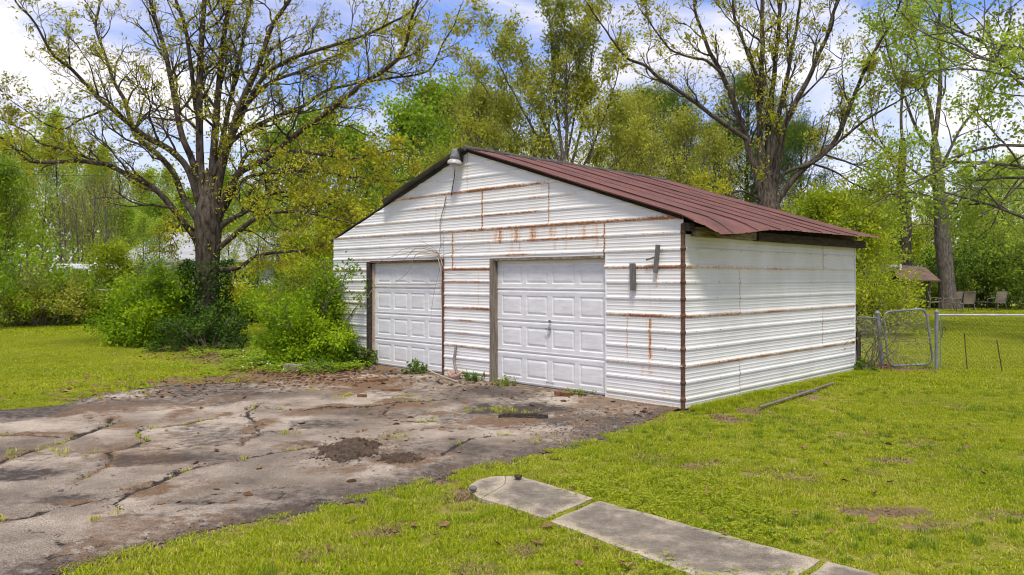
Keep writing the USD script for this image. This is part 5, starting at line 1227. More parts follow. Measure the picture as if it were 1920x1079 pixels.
# ---- patio chairs and table
def chair(label, px, Yc, rz, first):
    loc = ((px - HX) / FPX * Yc, Yc, 0)
    if first is not None: return copy_of(first, "patio_chair", loc, rz, 1.0, label, "chair", "patio chairs round the low table")
    o = thing("patio_chair", label, "chair", loc, rz, 1.0, "patio chairs round the low table")
    # faces -y
    def sling(p0, p1, w, n=8, sag=0.03):
        t = np.linspace(0, 1, n); a = np.linspace(-w / 2, w / 2, 6)
        p0, p1 = np.array(p0), np.array(p1); nrm = unit(np.cross(p1 - p0, (1.0, 0, 0)))
        P = np.array([[p0 + (p1 - p0) * q + np.array([x, 0, 0]) - nrm * sag * math.sin(math.pi * q) * (1 - (2 * x / w) ** 2) for x in a] for q in t])
        i, j = np.meshgrid(np.arange(n - 1), np.arange(5), indexing="ij")
        q = np.stack([i * 6 + j, i * 6 + j + 1, (i + 1) * 6 + j + 1, (i + 1) * 6 + j], -1).reshape(-1, 4)
        V = P.reshape(-1, 3)
        return np.vstack([V, V + nrm * 0.012]), np.vstack([q, q[:, ::-1] + len(V)])
    part(o, "seat", sling((0, -0.28, 0.46), (0, 0.24, 0.41), 0.52), "sling")
    part(o, "backrest", sling((0, 0.25, 0.43), (0, 0.40, 1.04), 0.54), "sling")
    for s in (-1, 1):
        x = 0.29 * s
        part(o, "side_frame", tube([(x, -0.30, 0.46), (x, 0.22, 0.41), (x, 0.27, 0.45), (x, 0.41, 1.05)], 0.020, 6), "chair_frame")
        part(o, "armrest", tube([(x * 1.08, -0.30, 0.60), (x * 1.1, -0.22, 0.66), (x * 1.1, 0.05, 0.67), (x * 1.02, 0.33, 0.70)], 0.020, 6), "chair_frame")
        part(o, "leg", tube([(x * 1.05, -0.30, 0.62), (x * 1.05, -0.31, 0.3), (x * 1.05, -0.34, 0.0)], 0.019, 6), "chair_frame")
        part(o, "leg", tube([(x, 0.24, 0.42), (x, 0.33, 0.2), (x, 0.42, 0.0)], 0.019, 6), "chair_frame")
    part(o, "top_bar", tube([(-0.29, 0.41, 1.05), (0.29, 0.41, 1.05)], 0.020, 6), "chair_frame")
    return o
c0 = chair("brown sling patio chair in the middle of the group, its back to the fence", 1811, 40.5, 178, None)
chair("brown sling patio chair left of the one seen from behind", 1786, 42.0, -78, c0)
chair("brown sling patio chair standing apart at the right of the table", 1869, 42.0, -70, c0)
chair("brown sling patio chair half hidden by leaves at the left end of the group", 1752, 43.0, 75, c0)
def patio_table():
    o = thing("patio_table", "low dark metal table between the patio chairs", "table", ((1838 - HX) / FPX * 42.3, 42.3, 0))
    part(o, "tabletop", trimesh.creation.cylinder(0.45, 0.03, sections=28, transform=trimesh.transformations.translation_matrix((0, 0, 0.46))), "metal_dark")
    for k in range(4):
        a = math.pi / 4 + k * math.pi / 2
        part(o, "leg", tube([(0.1 * math.cos(a), 0.1 * math.sin(a), 0.44), (0.22 * math.cos(a), 0.22 * math.sin(a), 0.2), (0.36 * math.cos(a), 0.36 * math.sin(a), 0)], 0.018, 6), "metal_dark")
patio_table()

# ---- chain link fence and gate
def chain(pa, pb, z0, z1, pitch=0.078, r=0.0012):
    """Diamond wire mesh between two ground points."""
    pa, pb = np.asarray(pa, float)[:2], np.asarray(pb, float)[:2]
    L = np.linalg.norm(pb - pa); H = z1 - z0; s = Soup()
    for sgn in (1, -1):
        for c in np.arange(-H, L + H, pitch):
            # line x = c + sgn * (z - z0), clipped to the panel
            t0, t1 = (0, H)
            if sgn > 0: t0, t1 = max(0, -c), min(H, L - c)
            else: t0, t1 = max(0, c - L), min(H, c)
            if t1 - t0 < 0.02: continue
            P = []
            for t in (t0, t1):
                x = c + sgn * t
                P.append([*(pa + (pb - pa) * x / L), z0 + t])
            s.add(*tube(P, r, 3, cap=False))
    return s.get()
gl0, gl1 = G(1655, 685), at(1645, 588, G(1655, 685)[1])       # leaning left post
gr = G(1756, 693)
def post_with_cap(o, a, b, r, mat="metal_galvanised"):
    p = part(o, "post", tube([a, b], r, 12), mat, smooth=40)
    d = unit(np.array(b) - np.array(a))
    part(p, "cap", tube([b, b + d * 0.02, b + d * 0.045, b + d * 0.06], [r * 1.25, r * 1.2, r * 0.7, 0.006], 12), mat, smooth=40)
fr = thing("chain_link_fence", "galvanised chain link fence with white top rail running right from gate", "fence", gr)
rel = lambda p: np.asarray(p, float) - gr
post_with_cap(fr, P3(0, 0, -0.1), P3(0, 0, 1.12), 0.034)
rz0 = EYE - (591 - HY) / FPX * gr[1]
endp = np.array([15.5, gr[1] - 0.1, 0])
part(fr, "top_rail", tube([P3(0.03, 0, rz0), rel(endp) + P3(0, 0, rz0 - 0.01)], 0.018, 8), "rail_white", smooth=40)
part(fr, "chain_mesh", chain(P3(0.03, -0.01, 0), rel(endp), 0.03, rz0), "metal_dark")
part(fr, "tension_bar", tube([P3(0.075, -0.01, 0.05), P3(0.07, -0.012, rz0 - 0.02)], 0.008, 6), "metal_galvanised")
for x in (2.9, 5.6): post_with_cap(fr, P3(x, 0, -0.1), P3(x, 0, rz0), 0.026)
fl = thing("chain_link_fence", "short overgrown chain link fence between garage corner and leaning post", "fence", gl0)
ga = gar(-0.02, SL + 0.12)
post_with_cap(fl, P3(0, 0, -0.1), gl1 - gl0, 0.042)
part(fl, "top_rail", tube([ga - gl0 + P3(0, 0, EYE - (595 - HY) / FPX * ga[1]), gl1 - gl0 + P3(-0.02, 0, -0.10)], 0.020, 8), "metal_grey", smooth=40)
part(fl, "chain_mesh", chain(ga - gl0, P3(-0.05, 0, 0), 0.03, 1.0), "metal_grey")
part(fl, "wooden_stake", board(ga[0] - gl0[0] - 0.02, ga[0] - gl0[0] + 0.05, ga[1] - gl0[1] - 0.02, ga[1] - gl0[1] + 0.05, -0.05, 0.75, 3), "wood_dark")
Yg = (gl0[1] + gr[1]) / 2
gt = thing("gate", "sagging galvanised garden gate with chain link filling between the two posts", "gate", G(1706, 690))
def gp(px, py): return at(px, py, Yg) - G(1706, 690)
corner = lambda a, b, c: [b + (a - b) * 0.12, b + (a - b) * 0.04 + (c - b) * 0.04, b + (c - b) * 0.12]
q = [gp(1656, 586), gp(1736, 579), gp(1750, 683), gp(1666, 687)]
loop = []
for k in range(4):
    loop += corner(q[k - 1], q[k], q[(k + 1) % 4])
loop = loop + loop[:2]
part(gt, "frame", tube(loop, 0.022, 8, cap=False), "metal_galvanised", smooth=40)
def gate_mesh():
    v, f = chain((0, 0, 0), (1, 0, 0), 0, 1, pitch=0.075, r=0.0017)
    x, y, z = v[:, 0:1], v[:, 1:2], v[:, 2:3]
    P = (q[3] * (1 - x) + q[2] * x) * (1 - z) + (q[0] * (1 - x) + q[1] * x) * z
    P[:, 1] += v[:, 1]
    return P, f
part(gt, "chain_mesh", gate_mesh(), "metal_grey")
for z in (0.25, 0.85): part(gt, "hinge", tube([q[3] * (1 - z) + q[0] * z, q[3] * (1 - z) + q[0] * z + P3(-0.07, 0, 0)], 0.018, 8), "metal_grey")
part(gt, "latch", join([tube([gp(1743, 620), gp(1752, 619)], 0.013, 6), tube([gp(1742, 612), gp(1743, 628)], 0.016, 6)]), "metal_grey")
single("hook", tube([at(1766, 634, gr[1] - 0.05), at(1767, 618, gr[1] - 0.05), at(1770, 613, gr[1] - 0.05), at(1773, 617, gr[1] - 0.05), at(1772, 622, gr[1] - 0.05)], 0.010, 6), "metal_dark", "dark bent hook hanging on the fence right of the gate post", "hook")
for (a, b, lab) in (((1808, 625), (1814, 694), "taller thin rusty steel stake, nearer to the gate"), ((1869, 638), (1880, 697), "leaning thin rusty steel stake, farther from the gate")):
    g = G(*b)
    single("metal_stake", tube([g - (0, 0, 0.05), at(*a, g[1])], 0.011, 6), "rust_trim", lab, "stake")
# the left yard fence
def yard_fence():
    Yf = 30.0; x0 = (-120 - HX) / FPX * Yf; x1 = (215 - HX) / FPX * Yf
    o = thing("yard_fence", "dark wire yard fence with pale top rail in the wild shrubs at the left", "fence", (x0, Yf, 0))
    zt = EYE - (545 - HY) / FPX * Yf
    part(o, "top_rail", tube([P3(0, 0, zt), P3(x1 - x0, 0, zt + 0.02)], 0.03, 6), "rail_white")
    for k in range(7): part(o, "post", tube([P3(k * (x1 - x0) / 6, 0, -0.1), P3(k * (x1 - x0) / 6, 0, zt + 0.08)], 0.035, 8), "metal_dark")
    part(o, "chain_mesh", chain((0, 0.03, 0), (x1 - x0, 0.03, 0), 0.05, zt, 0.11, 0.003), "metal_dark")
yard_fence()
for a, b, lab in ((at(-150, 317, 34), at(640, 322, 30), "black overhead wire crossing behind the oak just above its lowest left limb"), (at(-150, 262, 36), at(640, 285, 33), "thin black overhead wire, the upper one behind the oak")):
    t = np.linspace(0, 1, 24)[:, None]
    single("overhead_wire", tube(a + (b - a) * t - np.array([0, 0, 0.25]) * 4 * t * (1 - t), 0.010, 5), "wire_black", lab, "wire")

# ================================================================== ON AND AROUND THE GARAGE
def W(u, d, z): return gar(u, -d, z)                    # a point in front of the front wall
def lamp():
    base = W(fu(853) - 0.02, 0.32, 0); Yl = base[1]
    c = at(853, 300, Yl)
    o = thing("barn_lamp", "grey and white floodlight hanging at the peak of the gable", "lamp", c)
    ax = unit(P3(0.10, 0, 1))
    def lathe(prof, n=20):
        s = np.array([[z * 1.0, r * 1.0] for z, r in prof])
        return tube(np.array([ax * z for z in s[:, 0]]), s[:, 1], n)
    part(o, "housing", lathe([(0.0, 0.085), (0.05, 0.10), (0.06, 0.085), (0.17, 0.075), (0.185, 0.06), (0.19, 0.01)]), "metal_grey", smooth=35)
    part(o, "shade", lathe([(-0.075, 0.128), (-0.070, 0.132), (-0.03, 0.125), (-0.005, 0.10), (0.0, 0.085)]), "lamp_white", smooth=35)
    part(o, "bulb", lathe([(-0.17, 0.008), (-0.16, 0.026), (-0.11, 0.032), (-0.076, 0.03)], 12), "lamp_white", smooth=35)
    part(o, "bracket", join([tube([P3(0.05, 0.03, 0.12), P3(0.12, 0.10, 0.10), W(fu(868), 0.0, 0) - base * (1, 1, 0) + P3(0, 0, 0.06)], 0.030, 8), tube([P3(0.10, 0.06, 0.14), P3(0.14, 0.11, -0.02)], 0.035, 8)]), "metal_dark", smooth=35)
lamp()
def wp(px, py, d=0.045):
    """Photo pixel on the front wall -> point d in front of it."""
    u = fu(px); Yw = CY + 0.70711 * u
    p = at(px, py, Yw)
    return p + np.array([-0.70711, -0.70711, 0]) * d
single("lamp_cable", tube(smooth_path([wp(857, 318, 0.05), wp(855, 335), wp(852, 352), wp(850, 368)], 12), 0.008, 5), "wire_black", "thin dark cable dangling from the gable lamp down the siding", "cable")
def dead_vine():
    zz_ = lambda *p: [(600 + x / 3.596, 260 + y / 3.596) for x, y in p]
    hub = wp(826, 478)
    o = thing("dead_vine", "dry leafless vine climbing between the doors and fanning over the left one", "vine", hub * (1, 1, 0))
    h0 = hub * (1, 1, 0)
    stems = [(zz_((862, 392), (848, 460), (822, 560), (822, 640), (826, 700), (812, 780)), 0.011, 0.04, "stem_grey"), (zz_((812, 780), (838, 830), (836, 870)), 0.013, 0.06, "stem_grey"),
             (zz_((812, 780), (760, 750), (690, 745), (630, 790), (582, 832)), 0.008, 0.16, "stem_grey"), (zz_((815, 790), (740, 770), (700, 800), (640, 900), (545, 975)), 0.010, 0.22, "stem_pale"), (zz_((800, 770), (700, 762), (560, 790), (440, 840), (405, 930), (390, 1000)), 0.007, 0.18, "stem_pale"),
             (zz_((812, 775), (740, 735), (640, 735), (560, 760), (500, 800)), 0.006, 0.10, "stem_grey"), (zz_((815, 785), (720, 800), (620, 850)), 0.007, 0.2, "stem_pale"), (zz_((830, 790), (900, 770), (960, 750), (1040, 712)), 0.005, 0.08, "stem_grey"), (zz_((828, 720), (860, 690), (930, 700)), 0.005, 0.06, "stem_grey"),
             (zz_((836, 860), (850, 900), (940, 915), (1040, 912)), 0.005, 0.05, "stem_grey"), (zz_((800, 790), (830, 870), (826, 960), (834, 1030)), 0.008, 0.07, "stem_pale"), (zz_((820, 800), (850, 850), (870, 900)), 0.006, 0.09, "stem_pale"), (zz_((822, 640), (850, 620), (880, 640)), 0.005, 0.05, "stem_grey"),
             (zz_((812, 780), (790, 740), (720, 700), (690, 690)), 0.006, 0.09, "stem_grey")]
    stems += [([(695, 534), (800, 534), (822, 532), (832, 545)], 0.006, -0.04, "stem_grey"), ([(833, 500), (831, 560), (834, 620), (832, 680)], 0.010, 0.03, "rust_trim"), ([(700, 545), (692, 560), (684, 578)], 0.005, 0.06, "stem_pale"), ([(830, 495), (815, 560), (812, 600)], 0.004, 0.04, "stem_grey")]
    for pts, r, d, mat in stems:
        n = len(pts)
        W3 = np.array([wp(x, y, 0.04 + (d - 0.04) * math.sin(math.pi * min(k / (n - 1), 0.8) )) if d > 0 else wp(x, y, -0.055) for k, (x, y) in enumerate(pts)])
        part(o, "stem", tube(smooth_path(W3, 6 * n) - h0, np.linspace(r, r * 0.45, 6 * n), 5), mat)
dead_vine()
single("wall_plank", tube([wp(1190.5, 494, 0.045), wp(1190.5, 545, 0.045)], [0.001, 0.001], 3), "plank_grey", "x", "plank") if False else None
def wall_planks():
    def slat(o, a, b, w, t, seed, name):
        a, b = wp(*a, 0.055), wp(*b, 0.055)
        d = unit(b - a); nrm = np.array([-0.70711, -0.70711, 0]); s = unit(np.cross(d, nrm))
        L = np.linalg.norm(b - a)
        m = board(-w / 2, w / 2, -t / 2, t / 2, 0, L, seed, 0.004)
        v = m.vertices
        part(o, name, trimesh.Trimesh(a + v[:, :1] * s + v[:, 1:2] * nrm + v[:, 2:3] * d - wp(1190, 545, 0) * (1, 1, 0), m.faces, process=False), "plank_grey")
    o = thing("plank", "short upright grey plank nailed to the siding right of the door", "plank", wp(1190, 545, 0) * (1, 1, 0))
    slat(o, (1190.5, 545), (1189.5, 494), 0.075, 0.03, 3, "board"); slat(o, (1194, 545), (1193, 495), 0.02, 0.06, 4, "edge_strip")
    o = thing("plank", "tilted grey plank with a small side arm, higher up near the corner", "plank", wp(1190, 545, 0) * (1, 1, 0))
    slat(o, (1233, 512), (1238, 459), 0.06, 0.03, 5, "board"); slat(o, (1231, 483), (1216, 488), 0.022, 0.02, 6, "side_arm")
wall_planks()
single("bent_stem", tube(smooth_path([wp(857, 647, 0.03), wp(857, 662, 0.05), wp(856, 676, 0.06), wp(861, 688, 0.09), wp(867, 700, 0.12)], 20), np.linspace(0.020, 0.026, 20), 8), "stem_grey", "bent grey stem rising from the clay pot against the siding", "stem", smooth=50)
def pot():
    g = gar(fu(860) - 0.10, -0.18)
    o = thing("clay_pot", "broken pinkish clay pot by the wall between the two doors", "pot", g, rx=8.0)
    prof = np.array([(0.085, 0), (0.10, 0.05), (0.115, 0.10), (0.128, 0.105), (0.128, 0.14), (0.112, 0.142), (0.10, 0.09), (0.08, 0.03), (0.0, 0.028)])
    m = trimesh.creation.revolve(prof, sections=26)
    v = m.vertices.copy(); a = np.arctan2(v[:, 1], v[:, 0])
    top = v[:, 2] > 0.09
    v[top, 2] -= 0.05 * np.clip(meshkit.noise(np.stack([a[top] * 1.5, 0 * a[top], 0 * a[top]], -1)) - 0.35, 0, 1)
    part(o, "body", trimesh.Trimesh(v, m.faces, process=False), "terracotta", smooth=40)
    part(o, "soil", trimesh.creation.icosphere(2, 0.09).apply_transform(np.diag([1, 1, 0.35, 1])).apply_translation((0, 0, 0.07)), "soil")
pot()
single("stick", tube(smooth_path([wp(812, 693, 0.10), wp(835, 700, 0.2), G(858, 716, 0.03)], 10), 0.012, 6), "stem_pale", "pale stick leaning on the ground left of the clay pot", "stick")
def block():
    g = G(552, 696)
    o = thing("concrete_block", "weathered concrete block at the driveway edge before the garage shrub", "block", g, -20)
    part(o, "body", board(-0.19, 0.19, -0.09, 0.09, -0.01, 0.13, 4, 0.010), "stone_block")
block()
def scrap(name, label, px, py, L, Wd, H, rz, mat, seed):
    g = G(px, py); g[2] = drive_z(g[0], g[1])[0]
    m = board(-L / 2, L / 2, -Wd / 2, Wd / 2, -0.004, H, seed, min(0.02, H * 0.6))
    v = m.vertices; v[:, 1] += 0.05 * L * np.sin(v[:, 0] / L * 4 + seed); v[:, 2] += 0.02 * L * np.cos(v[:, 0] / L * 3)
    o = thing(name, label, "scrap" if name != "bark_piece" else "bark", g, rz)
    part(o, "piece", m, mat)
scrap("wood_scrap", "long dark rotten board lying on the driveway before the right door", 982, 786, 0.62, 0.07, 0.035, -8, "wood_dark", 1)
scrap("bark_piece", "reddish flat bark piece before the left door", 707, 718, 0.35, 0.12, 0.03, 25, "brown_scrap", 2)
scrap("bark_piece", "narrow bark strip on the driveway just before the weed tuft", 734, 735, 0.30, 0.06, 0.03, 5, "brown_scrap", 3)
scrap("bark_piece", "small bark chip left of the narrow bark strip", 678, 746, 0.14, 0.08, 0.04, 10, "brown_scrap", 4)
scrap("bark_piece", "rotten brown chunk at the foot of the right door", 1055, 744, 0.24, 0.13, 0.07, -40, "brown_scrap", 5)
scrap("bark_piece", "thin bark sliver near the left shrub end of the driveway", 640, 712, 0.30, 0.08, 0.03, 15, "brown_scrap", 6)
scrap("orange_leaf", "small orange leaf alone on the near driveway", 438, 939, 0.055, 0.04, 0.008, 15, "brown_scrap", 7)
def dirt_mounds():
    for k, (px, py, rx, ry, h, lab) in enumerate([(657, 847, 52, 22, 0.085, "largest heap of dark crumbly dirt on the driveway"), (752, 863, 40, 9, 0.03, "flatter dark dirt patch right of the largest heap")]):
        c = G(px, py); ex = rx * c[1] / FPX; ey = ry * c[1] ** 2 / (EYE * FPX)
        n = 110
        xx, yy = np.meshgrid(np.linspace(-1.25, 1.25, n), np.linspace(-1.25, 1.25, n), indexing="ij")
        d = np.hypot(xx, yy) + 0.9 * (meshkit.fbm(np.stack([xx * 2.2, yy * 2.2, 0 * xx + k], -1), 4, 7) - 0.5) + 0.9 * (meshkit.fbm(np.stack([xx * 9, yy * 9, 0 * xx + k], -1), 3, 17) - 0.45)
        hgt = np.clip(1.0 - d, -0.2, 1)
        z = h * np.clip(hgt, -1, 0.6) * (0.5 + meshkit.fbm(np.stack([xx * 6, yy * 6, 0 * xx], -1), 3, 9)) + 0.022 * (meshkit.noise(np.stack([xx * 14, yy * 14, 0 * xx + k], -1)) - 0.35) * (hgt > 0)
        z = z + drive_z((c[0] + xx * ex).ravel(), (c[1] + yy * ey).ravel()).reshape(xx.shape) - np.where(hgt <= 0, 0.03, 0.0)
        i, j = np.meshgrid(np.arange(n - 1), np.arange(n - 1), indexing="ij")
        qd = np.stack([i * n + j, (i + 1) * n + j, (i + 1) * n + j + 1, i * n + j + 1], -1).reshape(-1, 4)
        qd = qd[(hgt.ravel()[qd] > 0.02).any(1)]
        single("dirt_heap", (np.stack([xx * ex, yy * ey, z], -1).reshape(-1, 3) + c, qd), "soil", lab, "dirt heap", smooth=True)
dirt_mounds()
p0, p1 = G(1424, 768), G(1562, 722)
single("ground_pipe", tube(smooth_path([p0 + (0, 0, 0.03), p0 * 0.6 + p1 * 0.4 + (0.02, -0.02, 0.035), p1 + (0, 0, 0.03)], 24), 0.020, 9), "wood_weathered", "long grey brown pole lying in the grass along the side wall", "pole", smooth=50)
scr = G(1512, 738)
single("loose_slat", board(scr[0] - 0.16, scr[0] + 0.16, scr[1] - 0.025, scr[1] + 0.025, 0.02, 0.045, 3), "plank_grey", "short pale slat on the ground behind the long pole", "slat")
for k, (px, py, s, lab) in enumerate([(972, 901, 0.032, "dark small stone on the first path slab"), (887, 924, 0.035, "little stone at the broken corner of the path")]):
    m = trimesh.creation.icosphere(2, s); v = m.vertices * (1.2, 0.9, 0.6); v = v * (0.8 + 0.5 * meshkit.noise(v * 30 + k))[:, None]
    single("stone", trimesh.Trimesh(v + G(px, py) + (0, 0, 0.035), m.faces, process=False), "gravel_dark" if k else "soil", lab, "stone", smooth=True)

# weeds along the wall
def weed(name, label, loc, seed, stems, H, Wd, mat, ls, cat="weed", per=3, jit=0.02, wid=0.7):
    shrub(name, label, loc, seed, stems, H, Wd, mat, ls, per, jit, arch=0.2, wid=wid, depth=1, kids=(2, 3), cat=cat)
weed("weed", "leafy weed growing at the left door's threshold", gar(fu(790), -0.10), 201, 9, 0.26, 0.42, "leaf_mid", 0.05)
weed("weed", "broad leaved green plant at the foot of the left door's jamb", gar(fu(683), -0.14), 202, 22, 0.55, 0.5, "leaf_mid", 0.07, per=4)
weed("weed", "tangled low green weeds right of the clay pot", gar(fu(897), -0.10), 203, 9, 0.09, 0.4, "leaf_shrub", 0.035)
weed("weed", "low weeds at the left end of the right door", gar(fu(955), -0.10), 204, 9, 0.06, 0.35, "leaf_yellow", 0.03)
weed("weed", "flat weeds at the right end of the right door", gar(fu(1090), -0.10), 205, 9, 0.05, 0.4, "leaf_yellow", 0.03)
weed("weed", "tall weed on the garage's back corner by the fence", gar(-0.12, SL + 0.05), 206, 10, 0.35, 0.3, "leaf_mid", 0.05)
weed("weed", "green weeds beside the block under the garage shrub", G(600, 696), 207, 18, 0.16, 0.7, "leaf_bright", 0.035)
# twiggy tangle on the short fence
def fence_tangle():
    T = Tree(210); o = thing("bramble", "twiggy bramble tangled in the short fence beside the garage", "bramble", ga)
    for k in range(14):
        f = k / 14
        b = (ga * (1 - f) + gl0 * f) - ga + P3(0, T.r.normal(0, 0.08), 0)
        T.grow(b, (T.r.normal(0, 0.3), T.r.normal(0, 0.3), 1), T.r.uniform(0.8, 1.5), 0.009, 2, spread=0.8, up=0.05, droop=0.4, kids=(2, 4), wander=0.25)
    v, f = T.thick.get(); part(o, "stems", (v, f), "twig_brown")
    crown_part(o, T, "leaf_olive", 0.05, 0.6, 1, 0.05, name="foliage", keep=0.6)
fence_tangle()

# ================================================================== GRASS, CLOVER, LITTER
def blades(seed, n, size, h0, h1, w, straw=0.10):
    r = np.random.default_rng(seed)
    base = np.stack([*(r.uniform(-size / 2, size / 2, (2, n))), np.zeros(n) - 0.02], 1)
    rad = np.hypot(base[:, 0], base[:, 1]) / (size / 2)
    base[:, :2] *= (np.where(rad > 1, 1 / rad, 1) * r.uniform(0.6, 1.0, n))[:, None]
    a = r.uniform(0, 2 * np.pi, n); lean = r.uniform(0.1, 0.9, n); h = r.uniform(h0, h1, n) + 0.02
    d = np.stack([np.cos(a), np.sin(a), 0 * a], 1); s = np.stack([-np.sin(a), np.cos(a), 0 * a], 1)
    ww = (w * r.uniform(0.6, 1.3, n))[:, None]
    mid = base + d * (lean * h * 0.35)[:, None] + np.array([0, 0, 1.0]) * (h * 0.62)[:, None]
    tip = base + d * (lean * h)[:, None] + np.array([0, 0, 1.0]) * (h * (1 - 0.35 * lean))[:, None]
    v = np.stack([base - s * ww / 2, base + s * ww / 2, mid + s * ww * 0.4, mid - s * ww * 0.4, tip], 1).reshape(-1, 3)
    k = np.arange(n)[:, None] * 5
    f = np.concatenate([k + np.array([0, 1, 2]), k + np.array([0, 2, 3]), k + np.array([3, 2, 4])])
    t = np.where(r.uniform(0, 1, n) < straw, r.uniform(0.88, 1.0, n), r.uniform(0, 0.8, n))
    return (v, f), "grass_blade", {"tint": np.repeat(t, 5)}

def jitter_grid(x0, x1, y0, y1, step, r):
    xx, yy = np.meshgrid(np.arange(x0, x1, step), np.arange(y0, y1, step), indexing="ij")
    p = np.stack([xx.ravel(), yy.ravel()], 1)
    return p + r.uniform(-0.5, 0.5, p.shape) * step

GARX = GAR.buffer(0.02)
def lawn(name, label, y0, y1, step, protos, seed, hard_buf, sc=(0.8, 1.25), thin=0.97):
    r = np.random.default_rng(seed)
    p = jitter_grid(-0.78 * y1 - 2.5, 0.78 * y1 + 2.5, y0, y1, step, r)
    p = p[(np.abs(p[:, 0]) < 0.76 * p[:, 1] + 2.0)]
    solid = DRIVE.buffer(hard_buf).union(WALK.buffer(hard_buf)).union(GARX.buffer(0.03))
    p = p[~contains_xy(solid, p[:, 0], p[:, 1])]
    b = bare_at(p[:, 0], p[:, 1])
    de = kd_edge.query(p)[0]
    nz = meshkit.fbm(np.stack([p[:, 0] * 0.45, p[:, 1] * 0.45, 0 * p[:, 0] + 3], -1), 4, 9)
    b = np.maximum(b, np.clip(1 - de / 0.14, 0, 1) * 0.6)
    b = np.maximum(b, 0.22 * np.clip((nz - 0.56) * 7, 0, 1))
    ok = r.uniform(0, 1, len(p)) > b * thin
    p, bkeep = p[ok], b[ok]
    n = len(p)
    bb = np.interp(np.arange(len(p)), np.arange(len(p)), bkeep)
    hz = (0.30 + 1.15 * meshkit.fbm(np.stack([p[:, 0] * 2.0, p[:, 1] * 2.0, 0 * p[:, 0] + 1], -1), 4, 19)) * (1 - 0.6 * bb)
    s = r.uniform(*sc, n)
    S = np.stack([s, s, s * hz], 1)
    return scatter(name, protos, np.c_[p, np.full(n, -0.015)], r.uniform(0, 2 * np.pi, n), S, r.integers(0, len(protos), n), label, "grass")
lawn("grass", "short yellow green mown grass of the near lawn", 4.0, 12.5, 0.135, [blades(300 + k, 230, 0.22, 0.010, 0.036, 0.0058, 0.04 + 0.04 * k) for k in range(6)], 1, -0.09)
lawn("grass", "mown grass of the middle lawn around garage and oak", 12.5, 24.0, 0.30, [blades(310 + k, 420, 0.60, 0.018, 0.05, 0.011) for k in range(5)], 2, 0.12)
lawn("grass", "sunlit grass of the far lawns behind fence and garage", 24.0, 48.0, 0.75, [blades(320 + k, 520, 1.5, 0.03, 0.065, 0.028, 0.06) for k in range(4)], 3, 0.3)
def clover_proto(seed, n=110, size=0.34):
    r = np.random.default_rng(seed)
    c = np.repeat(np.stack([*r.uniform(-size / 2, size / 2, (2, n // 3)), r.uniform(0.012, 0.045, n // 3)], 1), 3, 0)
    a = np.tile([0, 2.1, 4.2], n // 3) + np.repeat(r.uniform(0, 6, n // 3), 3)
    A = np.stack([np.cos(a), np.sin(a), 0.15 + 0 * a], 1)
    L = 0.013 * r.uniform(0.7, 1.3, (len(c), 1))
    s = np.stack([-np.sin(a), np.cos(a), 0 * a], 1)
    v = np.stack([c, c + A * L * 0.6 + s * L * 0.45, c + A * L, c + A * L * 0.6 - s * L * 0.45], 1).reshape(-1, 3)
    k = np.arange(len(c))[:, None] * 4
    return (v, np.concatenate([k + np.array([0, 1, 2]), k + np.array([0, 2, 3])])), "leaf_yellow", {"tint": np.repeat(r.uniform(0, 1, len(c)), 4)}
def clover():
    r = np.random.default_rng(5)
    p = jitter_grid(-5, 6, 4.2, 9.5, 0.16, r)
    nz = meshkit.fbm(np.stack([p[:, 0] * 0.8, p[:, 1] * 0.8, 0 * p[:, 0] + 6], -1), 3, 77)
    want = 0.7 * np.clip((nz - 0.44) * 5, 0, 1) * np.clip(1.6 - (p[:, 1] - 4.5) / 3.0, 0.15, 1)
    p = p[(r.uniform(0, 1, len(p)) < want) & (np.abs(p[:, 0]) < 0.7 * p[:, 1]) & ~contains_xy(DRIVE.buffer(0.1).union(WALK.buffer(0.06)).union(GAR), p[:, 0], p[:, 1])]
    scatter("clover", [clover_proto(400 + k) for k in range(4)], np.c_[p, np.zeros(len(p))], r.uniform(0, 6.28, len(p)), r.uniform(0.7, 1.3, len(p)), r.integers(0, 4, len(p)), "patches of small leaved clover among the near grass", "clover")
clover()
# tufts in the driveway cracks
def crack_weeds():
    r = np.random.default_rng(6)
    spots = []
    for k, (i, frac, n) in enumerate([(0, 1.0, 70), (1, 0.5, 40), (2, 0.6, 26), (3, 0.4, 26), (6, 1.0, 24), (7, 0.4, 18), (8, 0.8, 14), (9, 0.4, 24), (11, 0.6, 24), (12, 0.3, 12), (13, 0.4, 16), (5, 0.2, 6)]):
        q = crack_xy[i]
        n = n // 2; t = q[r.integers(0, len(q), n)]
        cl = meshkit.fbm(np.c_[t * 2.0, np.full(n, k)], 3, 13)
        spots.append(t[cl > 0.5] + r.normal(0, 0.02, (int((cl > 0.5).sum()), 2)))
    for px, py, n, s in ((640, 746, 26, 0.08), (948, 771, 34, 0.11), (985, 776, 14, 0.10), (100, 1060 - 15, 0, 0.1), (580, 733, 14, 0.07), (740, 822, 12, 0.08), (765, 745, 12, 0.07), (1020, 828, 12, 0.10), (186, 976, 8, 0.06), (275, 738, 16, 0.12), (180, 748, 16, 0.15), (545, 816, 8, 0.06), (915, 770, 16, 0.1), (20, 855, 18, 0.14), (130, 854, 14, 0.12), (885, 770, 12, 0.1)):
        spots.append(G(px, py)[:2] + r.normal(0, s, (n // 2, 2)))
    p = np.vstack(spots); p = p[contains_xy(DRIVE, p[:, 0], p[:, 1])]
    scatter("crack_weeds", [blades(330 + k, 26, 0.09, 0.012, 0.055, 0.005, 0.25 + 0.25 * k) for k in range(3)], np.c_[p, drive_z(p[:, 0], p[:, 1])], r.uniform(0, 6.28, len(p)), r.uniform(0.7, 1.4, len(p)), r.integers(0, 3, len(p)), "little grass tufts growing in the driveway cracks", "grass")
crack_weeds()
